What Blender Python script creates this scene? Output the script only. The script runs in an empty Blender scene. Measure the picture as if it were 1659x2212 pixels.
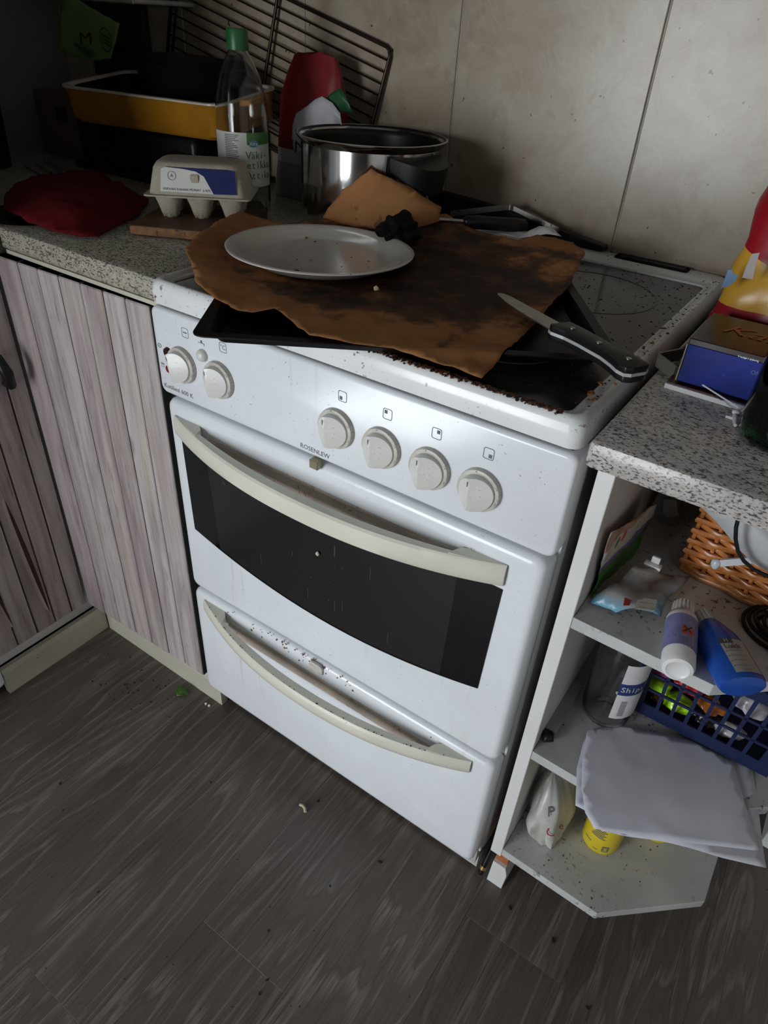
import bpy, bmesh, math, random
import numpy as np
from math import sin, cos, pi, sqrt, radians
from mathutils import Vector, Matrix, noise
from mathutils.geometry import delaunay_2d_cdt
random.seed(7)
sc = bpy.context.scene
COL = sc.collection
# ------------------------------------------------------------------ camera
CAM = Vector((0.7534, -0.5775, 1.1969)); YAW, PITCH, ROLL, FPX = -0.5667, -0.6261, 0.0693, 1477.69
IW, IH = 1659, 2212
_f = Vector((sin(YAW)*cos(PITCH), cos(YAW)*cos(PITCH), sin(PITCH)))
_r = Vector((cos(YAW), -sin(YAW), 0)); _u = _r.cross(_f)
RT = cos(ROLL)*_r + sin(ROLL)*_u; UP = -sin(ROLL)*_r + cos(ROLL)*_u
cd = bpy.data.cameras.new('camera'); cam = bpy.data.objects.new('camera', cd); COL.objects.link(cam)
cd.sensor_fit = 'VERTICAL'; cd.sensor_height = 36; cd.sensor_width = 27; cd.lens = FPX/IH*36
cd.clip_start = 0.02
cam.matrix_world = Matrix(((RT.x, UP.x, -_f.x, CAM.x), (RT.y, UP.y, -_f.y, CAM.y), (RT.z, UP.z, -_f.z, CAM.z), (0, 0, 0, 1)))
sc.camera = cam
# ------------------------------------------------------------------ light
sc.view_settings.view_transform = 'Standard'; sc.view_settings.look = 'None'
sc.view_settings.gamma = 1; sc.view_settings.use_curve_mapping = False
sc.view_settings.exposure = 0.12
w = bpy.data.worlds.new('sky'); sc.world = w; w.use_nodes = True
w.node_tree.nodes['Background'].inputs[0].default_value = (.62, .78, 1, 1)
w.node_tree.nodes['Background'].inputs[1].default_value = 0.6
WX0, WX1, WZ0, WZ1, WY = -0.90, 0.16, 0.12, 1.62, -2.6      # window opening in the wall behind the photographer
ld = bpy.data.lights.new('window_daylight', 'AREA'); ld.shape = 'RECTANGLE'
ld.size = WX1-WX0; ld.size_y = WZ1-WZ0; ld.energy = 62; ld.color = (.93, .965, 1.0)
lo = bpy.data.objects.new('window_daylight', ld); COL.objects.link(lo)
lo.location = ((WX0+WX1)/2, WY-.02, (WZ0+WZ1)/2); lo.rotation_euler = (radians(90), 0, 0)   # faces +y, into the room

def ray(px, py):
    return RT*((px-IW/2)/FPX) + UP*(-(py-IH/2)/FPX) + _f
def bp(px, py, ax, v):
    d = ray(px, py); i = 'xyz'.index(ax); return CAM + d*((v-CAM[i])/d[i])

# ------------------------------------------------------------------ object helpers
WM = {}
def _link(o, parent=None):
    COL.objects.link(o)
    WM[o] = o.matrix_basis.copy()
    if parent is not None:
        o.parent = parent; o.matrix_parent_inverse = WM[parent].inverted()
    return o
def tag(o, label, cat, group=None, kind=None):
    if label: o['label'] = label
    if cat: o['category'] = cat
    if group: o['group'] = group
    if kind: o['kind'] = kind
    return o
def thing(name, label, cat, loc, group=None):
    o = bpy.data.objects.new(name, None); o.location = loc; o.empty_display_size = .02
    _link(o); return tag(o, label, cat, group)
def obj(name, bm, m, parent=None, smooth=0, mat=None, solid=0, sub=0):
    me = bpy.data.meshes.new(name)
    bmesh.ops.recalc_face_normals(bm, faces=bm.faces)
    bm.to_mesh(me); bm.free()
    return mobj(name, me, m, parent, smooth, mat, solid, sub)
def mobj(name, me, m, parent=None, smooth=0, mat=None, solid=0, sub=0):
    ms = m if isinstance(m, (list, tuple)) else [m]
    if not me.materials:
        for x in ms: me.materials.append(x)
    if smooth:
        for p in me.polygons: p.use_smooth = True
        if smooth < 180 and hasattr(me, 'set_sharp_from_angle'): me.set_sharp_from_angle(angle=radians(smooth))
    o = bpy.data.objects.new(name, me)
    if mat is not None: o.matrix_basis = mat
    _link(o, parent)
    if sub:
        s = o.modifiers.new('sub', 'SUBSURF'); s.levels = sub; s.render_levels = sub
    if solid:
        s = o.modifiers.new('solid', 'SOLIDIFY'); s.thickness = solid; s.offset = 0
    return o
def struct(o):
    o['kind'] = 'structure'; return o
def TR(x, y, z, rz=0, rx=0, ry=0):
    return Matrix.Translation((x, y, z)) @ Matrix.Rotation(rz, 4, 'Z') @ Matrix.Rotation(ry, 4, 'Y') @ Matrix.Rotation(rx, 4, 'X')
# ---- shapes
def box(x0, x1, y0, y1, z0, z1, bev=0, seg=2, bm=None):
    b = bm or bmesh.new()
    t = bmesh.new()
    bmesh.ops.create_cube(t, size=1)
    for v in t.verts:
        v.co = Vector(((x0+x1)/2+v.co.x*(x1-x0), (y0+y1)/2+v.co.y*(y1-y0), (z0+z1)/2+v.co.z*(z1-z0)))
    if bev: bmesh.ops.bevel(t, geom=t.edges[:], offset=bev, segments=seg, profile=.5, affect='EDGES')
    return merge(b, t)
def merge(b, t):
    mp = {v: b.verts.new(v.co) for v in t.verts}
    for f in t.faces:
        try:
            nf = b.faces.new([mp[v] for v in f.verts]); nf.material_index = f.material_index
        except ValueError: pass
    t.free(); return b
def lathe(prof, seg=32, c=(0, 0, 0), bm=None, a0=0, a1=2*pi):
    b = bm or bmesh.new(); rings = []; c = Vector(c); full = abs(a1-a0-2*pi) < 1e-6
    n = seg if full else seg+1
    for r, z in prof:
        if r < 1e-6: rings.append([b.verts.new(c+Vector((0, 0, z)))]*n)
        else: rings.append([b.verts.new(c+Vector((r*cos(a0+(a1-a0)*i/seg), r*sin(a0+(a1-a0)*i/seg), z))) for i in range(n)])
    for A, B in zip(rings, rings[1:]):
        for i in range(seg):
            j = (i+1) % n
            q = []
            for v in (A[i], A[j], B[j], B[i]):
                if v not in q: q.append(v)
            if len(q) > 2:
                try: b.faces.new(q)
                except ValueError: pass
    return b
def tube(pts, r, seg=8, bm=None, cap=True, closed=False):
    b = bm or bmesh.new(); P = [Vector(p) for p in pts]; n = len(P); rings = []
    rr = r if isinstance(r, (list, tuple)) else [r]*n
    prev = None
    for i, p in enumerate(P):
        if closed: t = P[(i+1) % n]-P[i-1]
        else: t = P[min(i+1, n-1)]-P[max(i-1, 0)]
        t.normalize()
        if prev is None:
            a = Vector((0, 0, 1)) if abs(t.z) < .9 else Vector((1, 0, 0))
            s = t.cross(a).normalized()
        else:
            s = (prev-t*prev.dot(t)).normalized()
        prev = s; q = t.cross(s)
        rings.append([b.verts.new(p+rr[i]*(cos(2*pi*k/seg)*s+sin(2*pi*k/seg)*q)) for k in range(seg)])
    m = n if closed else n-1
    for i in range(m):
        A, B = rings[i], rings[(i+1) % n]
        for k in range(seg): b.faces.new((A[k], A[(k+1) % seg], B[(k+1) % seg], B[k]))
    if cap and not closed:
        b.faces.new(rings[0][::-1]); b.faces.new(rings[-1])
    return b
def prism(poly, a0, a1, ax='z', bm=None, bev=0):
    """polygon in the plane across axis ax, extruded from a0 to a1"""
    b = bm or bmesh.new(); t = bmesh.new()
    def P(u, v, a): return Vector((u, v, a)) if ax == 'z' else Vector((u, a, v)) if ax == 'y' else Vector((a, u, v))
    A = [t.verts.new(P(u, v, a0)) for u, v in poly]; B = [t.verts.new(P(u, v, a1)) for u, v in poly]
    n = len(poly); t.faces.new(A); t.faces.new(B)
    for i in range(n): t.faces.new((A[i], A[(i+1) % n], B[(i+1) % n], B[i]))
    if bev:
        bmesh.ops.recalc_face_normals(t, faces=t.faces)
        bmesh.ops.bevel(t, geom=t.edges[:], offset=bev, segments=2, profile=.5, affect='EDGES')
    return merge(b, t)
def rrect(x0, x1, y0, y1, r, n=6):
    L = []
    for cx, cy, a in ((x1-r, y1-r, 0), (x0+r, y1-r, 90), (x0+r, y0+r, 180), (x1-r, y0+r, 270)):
        for i in range(n+1):
            t = radians(a+90*i/n); L.append((cx+r*cos(t), cy+r*sin(t)))
    return L
def loft(loops, capa=False, capb=False, bm=None):
    b = bm or bmesh.new(); R = [[b.verts.new(p) for p in L] for L in loops]; n = len(loops[0])
    for A, B in zip(R, R[1:]):
        for i in range(n): b.faces.new((A[i], A[(i+1) % n], B[(i+1) % n], B[i]))
    if capa: b.faces.new(R[0])
    if capb: b.faces.new(R[-1])
    return b
def sheet(outline, inner=(), plane='xy', step=.012, wr=.002, wsc=22, seed=0, smooth=1e-5, lim=None, edge=.0025):
    """a thin crumpled sheet through 3D control points; one surface, free edges follow the outline"""
    ix = {'xy': (0, 1, 2), 'xz': (0, 2, 1), 'yz': (1, 2, 0)}[plane]
    ctl = [Vector(p) for p in list(outline)+list(inner)]
    out = [Vector((p[ix[0]], p[ix[1]])) for p in outline]
    dense = []
    for i, p in enumerate(out):
        q = out[(i+1) % len(out)]; k = max(1, int((q-p).length/step))
        for j in range(k):
            t = j/k; e = p.lerp(q, t); nrm = Vector((-(q-p).y, (q-p).x)).normalized()
            e = e + nrm*(noise.noise(Vector((e.x*40, e.y*40, seed)))*edge if k > 1 and j else 0)
            dense.append(e)
    n = len(dense); pts = dense[:]
    xs = [p.x for p in dense]; ys = [p.y for p in dense]
    def inside(x, y):
        c = False
        for i in range(n):
            a, b2 = dense[i], dense[i-1]
            if (a.y > y) != (b2.y > y) and x < (b2.x-a.x)*(y-a.y)/(b2.y-a.y)+a.x: c = not c
        return c
    x = min(xs)+step*.5; row = 0
    while x < max(xs):
        y = min(ys)+step*(.25+.5*(row % 2))
        while y < max(ys):
            if inside(x, y) and min((Vector((x, y))-d).length for d in dense) > step*.5: pts.append(Vector((x, y)))
            y += step
        x += step*.866; row += 1
    r = delaunay_2d_cdt(pts, [(i, (i+1) % n) for i in range(n)], [], 1, 1e-6)
    bm = bmesh.new(); vs = []
    c2 = np.array([[c[ix[0]], c[ix[1]]] for c in ctl]); hz_ = np.array([c[ix[2]] for c in ctl]); q2 = np.array([[p.x, p.y] for p in r[0]])
    def U(d): return np.where(d > 1e-9, d*d*np.log(np.maximum(d, 1e-9)), 0)
    k = len(c2); A = np.zeros((k+3, k+3)); A[:k, :k] = U(np.linalg.norm(c2[:, None]-c2[None], axis=2))+np.eye(k)*smooth
    A[:k, k] = 1; A[:k, k+1:] = c2; A[k, :k] = 1; A[k+1:, :k] = c2.T
    wts = np.linalg.lstsq(A, np.concatenate([hz_, np.zeros(3)]), rcond=None)[0]
    H = U(np.linalg.norm(q2[:, None]-c2[None], axis=2)) @ wts[:k] + wts[k] + q2 @ wts[k+1:]
    H = np.clip(H, hz_.min(), hz_.max())
    for p, h in zip(r[0], H):
        h = float(h) + wr*noise.noise(Vector((p.x*wsc, p.y*wsc, seed))) + wr*.5*noise.noise(Vector((p.x*wsc*2.7, p.y*wsc*2.7, seed+5)))
        if lim: h = lim(p.x, p.y, h)
        co = [0, 0, 0]; co[ix[0]] = p.x; co[ix[1]] = p.y; co[ix[2]] = h
        vs.append(bm.verts.new(co))
    for f in r[2]:
        try: bm.faces.new([vs[i] for i in f])
        except ValueError: pass
    return bm
def text(name, s, O, u, v, m, parent, width=None, size=None, depth=.0003, align='CENTER', shear=0):
    cu = bpy.data.curves.new(name, 'FONT'); cu.body = s; cu.align_x = align; cu.align_y = 'CENTER'
    cu.size = 1; cu.extrude = 0; cu.resolution_u = 2; cu.shear = shear
    t = bpy.data.objects.new('tmp', cu); COL.objects.link(t)
    me = bpy.data.meshes.new_from_object(t.evaluated_get(bpy.context.evaluated_depsgraph_get()))
    bpy.data.objects.remove(t); bpy.data.curves.remove(cu)
    xs = [p.co.x for p in me.vertices]; wd = max(xs)-min(xs)
    k = width/wd if width else size
    u = Vector(u).normalized(); v = Vector(v).normalized(); n = u.cross(v)
    M4 = Matrix(((u.x*k, v.x*k, n.x, O[0]), (u.y*k, v.y*k, n.y, O[1]), (u.z*k, v.z*k, n.z, O[2]), (0, 0, 0, 1)))
    me.transform(M4); me.name = name
    return mobj(name, me, m, parent)
def blob(c, r, seed=0, amp=.35, sub=2, sq=(1, 1, 1), bm=None, fr=1.5):
    b = bm or bmesh.new(); t = bmesh.new(); bmesh.ops.create_icosphere(t, subdivisions=sub, radius=1)
    for v in t.verts:
        d = v.co.copy(); k = 1+amp*noise.noise(d*fr+Vector((seed*3.1, seed, 0)))
        v.co = Vector(c)+Vector((d.x*sq[0], d.y*sq[1], d.z*sq[2]))*r*k
    return merge(b, t)

# ------------------------------------------------------------------ materials
class G:
    def __init__(s, name):
        s.m = bpy.data.materials.new(name); s.m.use_nodes = True; s.t = s.m.node_tree; s.N = s.t.nodes
        s.b = s.N['Principled BSDF']
    def n(s, ty, **kw):
        x = s.N.new(ty)
        for k, v in kw.items(): setattr(x, k, v)
        return x
    def l(s, a, b): s.t.links.new(a, b)
    def coords(s, scale=(1, 1, 1), rand=False, kind='Object'):
        tc = s.n('ShaderNodeTexCoord'); mp = s.n('ShaderNodeMapping'); mp.inputs['Scale'].default_value = scale
        s.l(tc.outputs[kind], mp.inputs[0])
        if rand:
            oi = s.n('ShaderNodeObjectInfo'); ml = s.n('ShaderNodeMath', operation='MULTIPLY'); ml.inputs[1].default_value = 37.0
            s.l(oi.outputs['Random'], ml.inputs[0]); cx = s.n('ShaderNodeCombineXYZ')
            for i in range(3): s.l(ml.outputs[0], cx.inputs[i])
            s.l(cx.outputs[0], mp.inputs['Location'])
        return mp.outputs[0]
    def noise(s, co, scale, detail=4, rough=.55, dist=0):
        x = s.n('ShaderNodeTexNoise'); x.inputs['Scale'].default_value = scale; x.inputs['Detail'].default_value = detail
        x.inputs['Roughness'].default_value = rough; x.inputs['Distortion'].default_value = dist
        s.l(co, x.inputs['Vector']); return x.outputs['Fac']
    def ramp(s, fac, stops):
        x = s.n('ShaderNodeValToRGB'); e = x.color_ramp.elements
        while len(e) < len(stops): e.new(.5)
        for i, (p, c) in enumerate(stops):
            e[i].position = p; e[i].color = (c if isinstance(c, tuple) else (c, c, c))+((1,) if not isinstance(c, tuple) or len(c) == 3 else ())
        s.l(fac, x.inputs[0]); return x.outputs[0]
    def mix(s, fac, a, b, blend='MIX'):
        x = s.n('ShaderNodeMix', data_type='RGBA', blend_type=blend)
        for i, q in ((0, fac), (6, a), (7, b)):
            if isinstance(q, bpy.types.NodeSocket): s.l(q, x.inputs[i])
            elif isinstance(q, tuple): x.inputs[i].default_value = q+(1,)
            else: x.inputs[i].default_value = q
        return x.outputs[2]
    def math(s, op, a, b=0):
        x = s.n('ShaderNodeMath', operation=op)
        for i, q in ((0, a), (1, b)):
            if isinstance(q, bpy.types.NodeSocket): s.l(q, x.inputs[i])
            else: x.inputs[i].default_value = q
        return x.outputs[0]
    def bump(s, h, strength=.2, dist=.002):
        x = s.n('ShaderNodeBump'); x.inputs['Strength'].default_value = strength; x.inputs['Distance'].default_value = dist
        s.l(h, x.inputs['Height']); s.l(x.outputs[0], s.b.inputs['Normal'])
    def set(s, color=None, rough=None, metal=None, spec=None, trans=None, ior=None, alpha=None, coat=None):
        for k, v in (('Base Color', color), ('Roughness', rough), ('Metallic', metal), ('Specular IOR Level', spec), ('Transmission Weight', trans), ('IOR', ior), ('Alpha', alpha), ('Coat Weight', coat)):
            if v is None: continue
            if isinstance(v, bpy.types.NodeSocket): s.l(v, s.b.inputs[k])
            else: s.b.inputs[k].default_value = v+(1,) if isinstance(v, tuple) else v
        return s
def plain(name, c, rough=.5, metal=0, spec=None, var=.12, vs=30, speck=None, ss=160, thr=.68, bmp=0, **kw):
    """one colour with a little uneven wear; speck adds small spots of dirt"""
    g = G(name); co = g.coords()
    n = g.noise(co, vs, 3)
    dark = tuple(x*(1-var) for x in c); lite = tuple(min(1, x*(1+var*.6)) for x in c)
    col = g.ramp(n, [(.3, dark), (.7, lite)])
    if speck:
        big = g.ramp(g.noise(co, ss*.09, 2), [(.42, 0.), (.62, 1.)])
        sp = g.ramp(g.noise(co, ss, 2, .6), [(thr, 0.), (thr+.05, 1.)])
        col = g.mix(g.math('MULTIPLY', g.math('MULTIPLY', sp, big), .9), col, speck)
    g.set(col, rough, metal, spec, **kw)
    if bmp: g.bump(g.noise(co, vs*4, 4), bmp)
    return g.m
def glassy(name, c, rough=.05, ior=1.45, trans=1.0):
    g = G(name); g.set(c, rough, 0, None, trans, ior); return g.m

WHITE = (.74, .77, .80)
m_enamel = plain('white_enamel', WHITE, .22, var=.05, vs=9, speck=(.30, .20, .08), ss=230, thr=.69)
def mk_enamel():
    m = plain('white_enamel', WHITE, .22, var=.05, vs=9, speck=(.30, .20, .08), ss=230, thr=.69); g = G.__new__(G)
    g.m = m; g.t = m.node_tree; g.N = g.t.nodes; g.b = g.N['Principled BSDF']
    src = g.b.inputs['Base Color'].links[0].from_socket
    k = g.ramp(g.noise(g.coords((26, 26, 1.3)), 3.0, 3, .5), [(.64, 0.), (.70, .30)])
    k2 = g.ramp(g.noise(g.coords(), 5, 2), [(.45, 0.), (.6, 1.)])
    g.l(g.mix(g.math('MULTIPLY', k, k2), src, (.52, .43, .26)), g.b.inputs['Base Color']); return m
m_enamel = mk_enamel()
m_hob = plain('hob_enamel', (.74, .76, .76), .2, var=.06, vs=9, speck=(.16, .08, .03), ss=150, thr=.64)
m_cream = plain('cream_plastic', (.66, .65, .55), .38, var=.06, vs=14, speck=(.35, .28, .14), ss=170, thr=.7)
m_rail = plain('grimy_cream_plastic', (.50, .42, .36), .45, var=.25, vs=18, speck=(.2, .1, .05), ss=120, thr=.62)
m_knob = plain('knob_plastic', (.68, .68, .64), .3, var=.08, vs=40, speck=(.25, .17, .08), ss=420, thr=.66)
m_knobrim = plain('knob_rim_plastic', (.52, .50, .44), .4, var=.2, vs=70, speck=(.12, .07, .03), ss=380, thr=.6)
m_blackglass = G('black_glass').set((.004, .004, .005), .06).m
m_print = plain('grey_print', (.11, .12, .13), .5, var=.02)
m_black = plain('black_plastic', (.008, .008, .009), .38, var=.2, spec=.3)
m_blackmetal = plain('black_enamel_metal', (.005, .005, .0055), .45, spec=.2, var=.4, vs=20, speck=(.05, .045, .04), ss=200, thr=.7)
m_soot = plain('black_soot', (.005, .004, .0035), .75, spec=.15, var=.4, bmp=.4)
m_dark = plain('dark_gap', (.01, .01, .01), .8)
m_steel = plain('steel', (.55, .55, .54), .12, 1, var=.06)
m_steel2 = plain('dull_steel', (.42, .41, .38), .35, 1, var=.2, vs=50, speck=(.10, .05, .02), ss=120, thr=.62)
m_greymetal = plain('grey_painted_metal', (.30, .31, .31), .45, var=.12)
m_white_board = plain('white_melamine', (.70, .70, .68), .4, var=.05, vs=10, speck=(.25, .22, .17), ss=200, thr=.7)
m_shelf = plain('dirty_white_shelf', (.50, .51, .50), .45, var=.15, vs=12, speck=(.07, .06, .05), ss=120, thr=.6)
m_cream_board = plain('cream_kickboard', (.55, .52, .42), .5, var=.08, vs=8, speck=(.2, .15, .1), ss=130, thr=.68)
m_wall = plain('painted_wall', (.45, .43, .40), .8, var=.05)
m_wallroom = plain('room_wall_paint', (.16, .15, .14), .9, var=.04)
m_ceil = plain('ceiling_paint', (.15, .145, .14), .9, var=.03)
m_grout = plain('grout', (.36, .35, .31), .8, var=.2)
m_paperwhite = plain('white_paper', (.62, .63, .70), .7, var=.08, vs=8, speck=(.12, .12, .15), ss=130, thr=.72)
m_whiteplastic = plain('white_plastic', (.72, .72, .72), .35, var=.05)
m_orange = plain('rusty_wood', (.36, .12, .03), .8, var=.4, vs=60)

def mk_tile():
    g = G('marbled_tile'); co = g.coords((1, 1, 1), True)
    a = g.noise(co, 11, 7, .66, .8); b = g.noise(co, 24, 5, .6, .6)
    c = g.ramp(a, [(.25, (.215, .165, .11)), (.42, (.305, .245, .178)), (.58, (.345, .295, .225)), (.8, (.375, .345, .275))])
    c = g.mix(g.ramp(b, [(.36, .6), (.44, 0.)]), c, (.27, .215, .145))
    ct = g.noise(co, 9, 3, .5, 1.2)
    v = g.ramp(g.math('ABSOLUTE', g.math('SUBTRACT', ct, .5)), [(0, 1.), (.012, 0.)])
    c = g.mix(g.math('MULTIPLY', v, .13), c, (.52, .48, .40))
    sp = g.ramp(g.noise(co, 70, 2), [(.735, 0.), (.75, 1.)])
    c = g.mix(sp, c, (.07, .05, .03))
    g.set(c, .3); return g.m
m_tile = mk_tile()
def mk_counter(name, base, dark, sc_=1.0):
    g = G(name); co = g.coords((sc_, 1.9*sc_, 1.9*sc_)); co2 = g.coords((1.4, 1.4, 1.4))
    c = g.ramp(g.noise(co2, 60, 3), [(.3, tuple(x*.8 for x in base)), (.7, tuple(min(1, x*1.15) for x in base))])
    s1 = g.ramp(g.noise(co, 150, 3, .55), [(.52, 0.), (.57, 1.)])
    s2 = g.ramp(g.noise(co, 75, 2, .5), [(.40, .15), (.55, 1.)])
    c = g.mix(g.math('MULTIPLY', s1, g.math('MULTIPLY', s2, .92)), c, dark)
    g.set(c, .28); return g.m
m_counterL = mk_counter('worn_speckled_laminate', (.40, .375, .30), (.07, .06, .05), 1.6)
m_counterR = mk_counter('speckled_laminate', (.46, .43, .40), (.05, .045, .05), 1.75)
def mk_plank_film():
    g = G('whitewashed_plank_film'); co = g.coords((16, 16, 1.1), True); cb = g.coords((30, 30, 2.2), True)
    a = g.noise(co, 3.2, 6, .6, .5); b = g.noise(cb, 6, 6, .7)
    c = g.ramp(a, [(.22, (.20, .16, .16)), (.40, (.37, .32, .32)), (.56, (.49, .455, .445)), (.8, (.60, .575, .55))])
    c = g.mix(g.ramp(b, [(.56, 0.), (.70, .7)]), c, (.17, .13, .125))
    oi = g.n('ShaderNodeObjectInfo')
    tint = g.ramp(oi.outputs['Random'], [(0, (.70, .62, .62)), (.25, (1, .97, .93)), (.5, (.86, .77, .77)), (.75, (1.02, 1.0, .98)), (1, (.80, .74, .75))])
    c = g.mix(1., c, tint, 'MULTIPLY')
    yel = g.ramp(g.noise(g.coords((9, 9, .8), True), 3, 3), [(.60, 0.), (.72, .35)])
    c = g.mix(yel, c, (.50, .40, .26))
    kn = g.n('ShaderNodeTexVoronoi'); kn.inputs['Scale'].default_value = 1; g.l(g.coords((14, 14, 5), True), kn.inputs['Vector'])
    k = g.ramp(kn.outputs['Distance'], [(.07, .65), (.13, 0.)])
    c = g.mix(k, c, (.20, .155, .16))
    g.set(c, .55); g.bump(b, .12); return g.m
m_film = mk_plank_film()
def mk_floor():
    g = G('grey_oak_floor'); co = g.coords((5.2, .55, 1), True); fine = g.coords((110, 4, 1), True)
    n = g.noise(co, 1.7, 3, .45, .3)
    fr = g.math('FRACT', g.math('MULTIPLY', n, 15))
    line = g.ramp(fr, [(0, 0.), (.08, .25), (.5, .1), (.86, 1.), (1, 0.)])
    f = g.noise(fine, 3.2, 5, .65)
    big = g.noise(g.coords((3, .6, 1), True), 2, 3)
    c = g.ramp(big, [(.3, (.074, .058, .050)), (.7, (.113, .092, .080))])
    c = g.mix(g.math('MULTIPLY', line, g.ramp(f, [(.38, .05), (.60, .75)])), c, (.23, .205, .185))
    c = g.mix(g.ramp(f, [(.30, .55), (.45, 0.)]), c, (.050, .040, .036))
    oi = g.n('ShaderNodeObjectInfo')
    c = g.mix(1., c, g.ramp(oi.outputs['Random'], [(0, .85), (1, 1.12)]), 'MULTIPLY')
    stain = g.ramp(g.noise(g.coords(kind='Object'), 6, 4), [(.60, 0.), (.72, .4)])
    c = g.mix(stain, c, (.07, .04, .025))
    g.set(c, .42); g.bump(f, .08); return g.m
m_floor = mk_floor()
def mk_parchment():
    g = G('baking_parchment'); co = g.coords()
    c = g.ramp(g.noise(co, 9, 5, .6), [(.3, (.25, .105, .036)), (.7, (.35, .165, .062))])
    # burnt grease soaked into the middle of the sheet
    tc = g.n('ShaderNodeTexCoord'); mp = g.n('ShaderNodeMapping'); mp.vector_type = 'POINT'
    mp.inputs['Location'].default_value = (-.255*3.9, -.225*4.4, -.93*2); mp.inputs['Scale'].default_value = (3.9, 4.4, 2)
    g.l(tc.outputs['Object'], mp.inputs[0])
    vl = g.n('ShaderNodeVectorMath', operation='LENGTH'); g.l(mp.outputs[0], vl.inputs[0])
    d = g.math('ADD', vl.outputs['Value'], g.math('MULTIPLY', g.math('SUBTRACT', g.noise(co, 16, 6, .6), .5), 1.5))
    k = g.ramp(d, [(.30, 1.), (.62, .96), (.80, .75), (.95, .0)])
    brown = g.ramp(g.noise(co, 24, 6, .7, .5), [(.40, (.006, .003, .003)), (.54, (.030, .010, .006)), (.72, (.13, .045, .014))])
    c = g.mix(k, c, brown)
    g.set(c, g.ramp(k, [(0, .8), (1, .6)]), spec=.2); g.bump(g.noise(co, 60, 5), .25); return g.m
m_parch = mk_parchment()
m_parch2 = plain('clean_parchment', (.34, .16, .062), .8, spec=.2, var=.18, vs=14, speck=(.10, .035, .012), ss=60, thr=.60, bmp=.2)
def mk_hobglass():
    g = G('dirty_ceramic_glass'); co = g.coords()
    d = g.ramp(g.noise(co, 12, 6, .6), [(.35, (.012, .011, .010)), (.6, (.03, .028, .024)), (.8, (.055, .05, .042))])
    s = g.ramp(g.noise(co, 130, 3, .6), [(.60, 0.), (.66, 1.)])
    d = g.mix(s, d, (.006, .005, .004))
    g.set(d, g.ramp(g.noise(co, 14, 4), [(.35, .07), (.7, .3)])); return g.m
m_hobglass = mk_hobglass()
def mk_wicker():
    g = G('wicker'); co = g.coords((1, 1, 3))
    g.set(g.ramp(g.noise(co, 60, 4), [(.3, (.24, .075, .015)), (.6, (.46, .17, .045)), (.8, (.60, .27, .09))]), .3); return g.m
m_wicker = mk_wicker()
m_plate = plain('glazed_stoneware', (.62, .58, .53), .16, var=.05, vs=16, speck=(.2, .13, .08), ss=190, thr=.7)

# ------------------------------------------------------------------ structure: room shell
XL, XR, YB, YF, ZC = -.985, 1.75, .612, WY, 2.45
fl = struct(obj('floor', box(XL-.1, XR+.1, YF-.1, YB+.1, -.06, -.004), m_dark))
PW = .17; xk = .28-PW*8; k = 0
while xk < XR:
    offs = {0: -.29, 2: -.03}.get(round((xk-.28)/PW), random.uniform(-1.1, .1))
    y = offs-1.22*3
    while y < YB:
        y0, y1 = max(y, YF-.05), min(y+1.22, YB+.05)
        if y1-y0 > .05: obj('plank', box(xk+.0001, xk+PW-.0001, y0+.0001, y1-.0001, -.006, 0, .0003, 1), m_floor, fl)
        y += 1.22
    xk += PW
wb = struct(obj('wall_back', box(XL-.1, XR+.1, YB, YB+.1, 0, ZC), m_wall))
for i in range(-6, 4):
    a = .4083+.3255*i
    obj('tile', box(max(a+.0016, XL), a+.3255-.0016, YB-.007, YB+.002, .86, 1.44, .0012, 1), m_tile, wb)
obj('grout_bed', box(XL, 1.7, YB-.004, YB+.001, .86, 1.44), m_grout, wb)
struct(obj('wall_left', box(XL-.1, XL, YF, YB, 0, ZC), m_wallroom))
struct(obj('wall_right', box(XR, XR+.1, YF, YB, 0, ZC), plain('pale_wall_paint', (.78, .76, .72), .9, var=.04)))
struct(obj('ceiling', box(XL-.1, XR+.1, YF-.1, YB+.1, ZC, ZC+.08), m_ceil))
bm = box(XL-.1, WX0, YF-.1, YF, 0, ZC); box(WX1, XR+.1, YF-.1, YF, 0, ZC, bm=bm)
box(WX0, WX1, YF-.1, YF, 0, WZ0, bm=bm); box(WX0, WX1, YF-.1, YF, WZ1, ZC, bm=bm)
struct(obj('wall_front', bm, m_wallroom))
win = struct(obj('window_1', box(WX0-.03, WX1+.03, YF, YF+.05, WZ0-.05, WZ0), m_white_board))
for n_, b_ in (('window_frame', (WX0-.03, WX0+.03, YF, YF+.04, WZ0, WZ1)), ('window_frame', (WX1-.03, WX1+.03, YF, YF+.04, WZ0, WZ1)),
               ('window_frame', (WX0, WX1, YF, YF+.04, WZ1-.03, WZ1+.03)), ('window_bar', ((WX0+WX1)/2-.02, (WX0+WX1)/2+.02, YF, YF+.03, WZ0, WZ1))):
    obj(n_, box(*b_), m_white_board, win)
# kick boards in the cabinet corner
struct(obj('baseboard_back', prism([(.03, 0), (.046, 0), (.046, .066), (.036, .066), (.03, .055)], -.372, -.004, 'x'), m_cream_board))
struct(obj('baseboard_left', prism([(-.376, 0), (-.39, 0), (-.39, .066), (-.38, .066), (-.376, .055)], -.215, .03, 'y'), m_cream_board))
struct(obj('trim_1', box(1.0, 1.06, .40, YB, 0, .86, .003), m_white_board))

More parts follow.
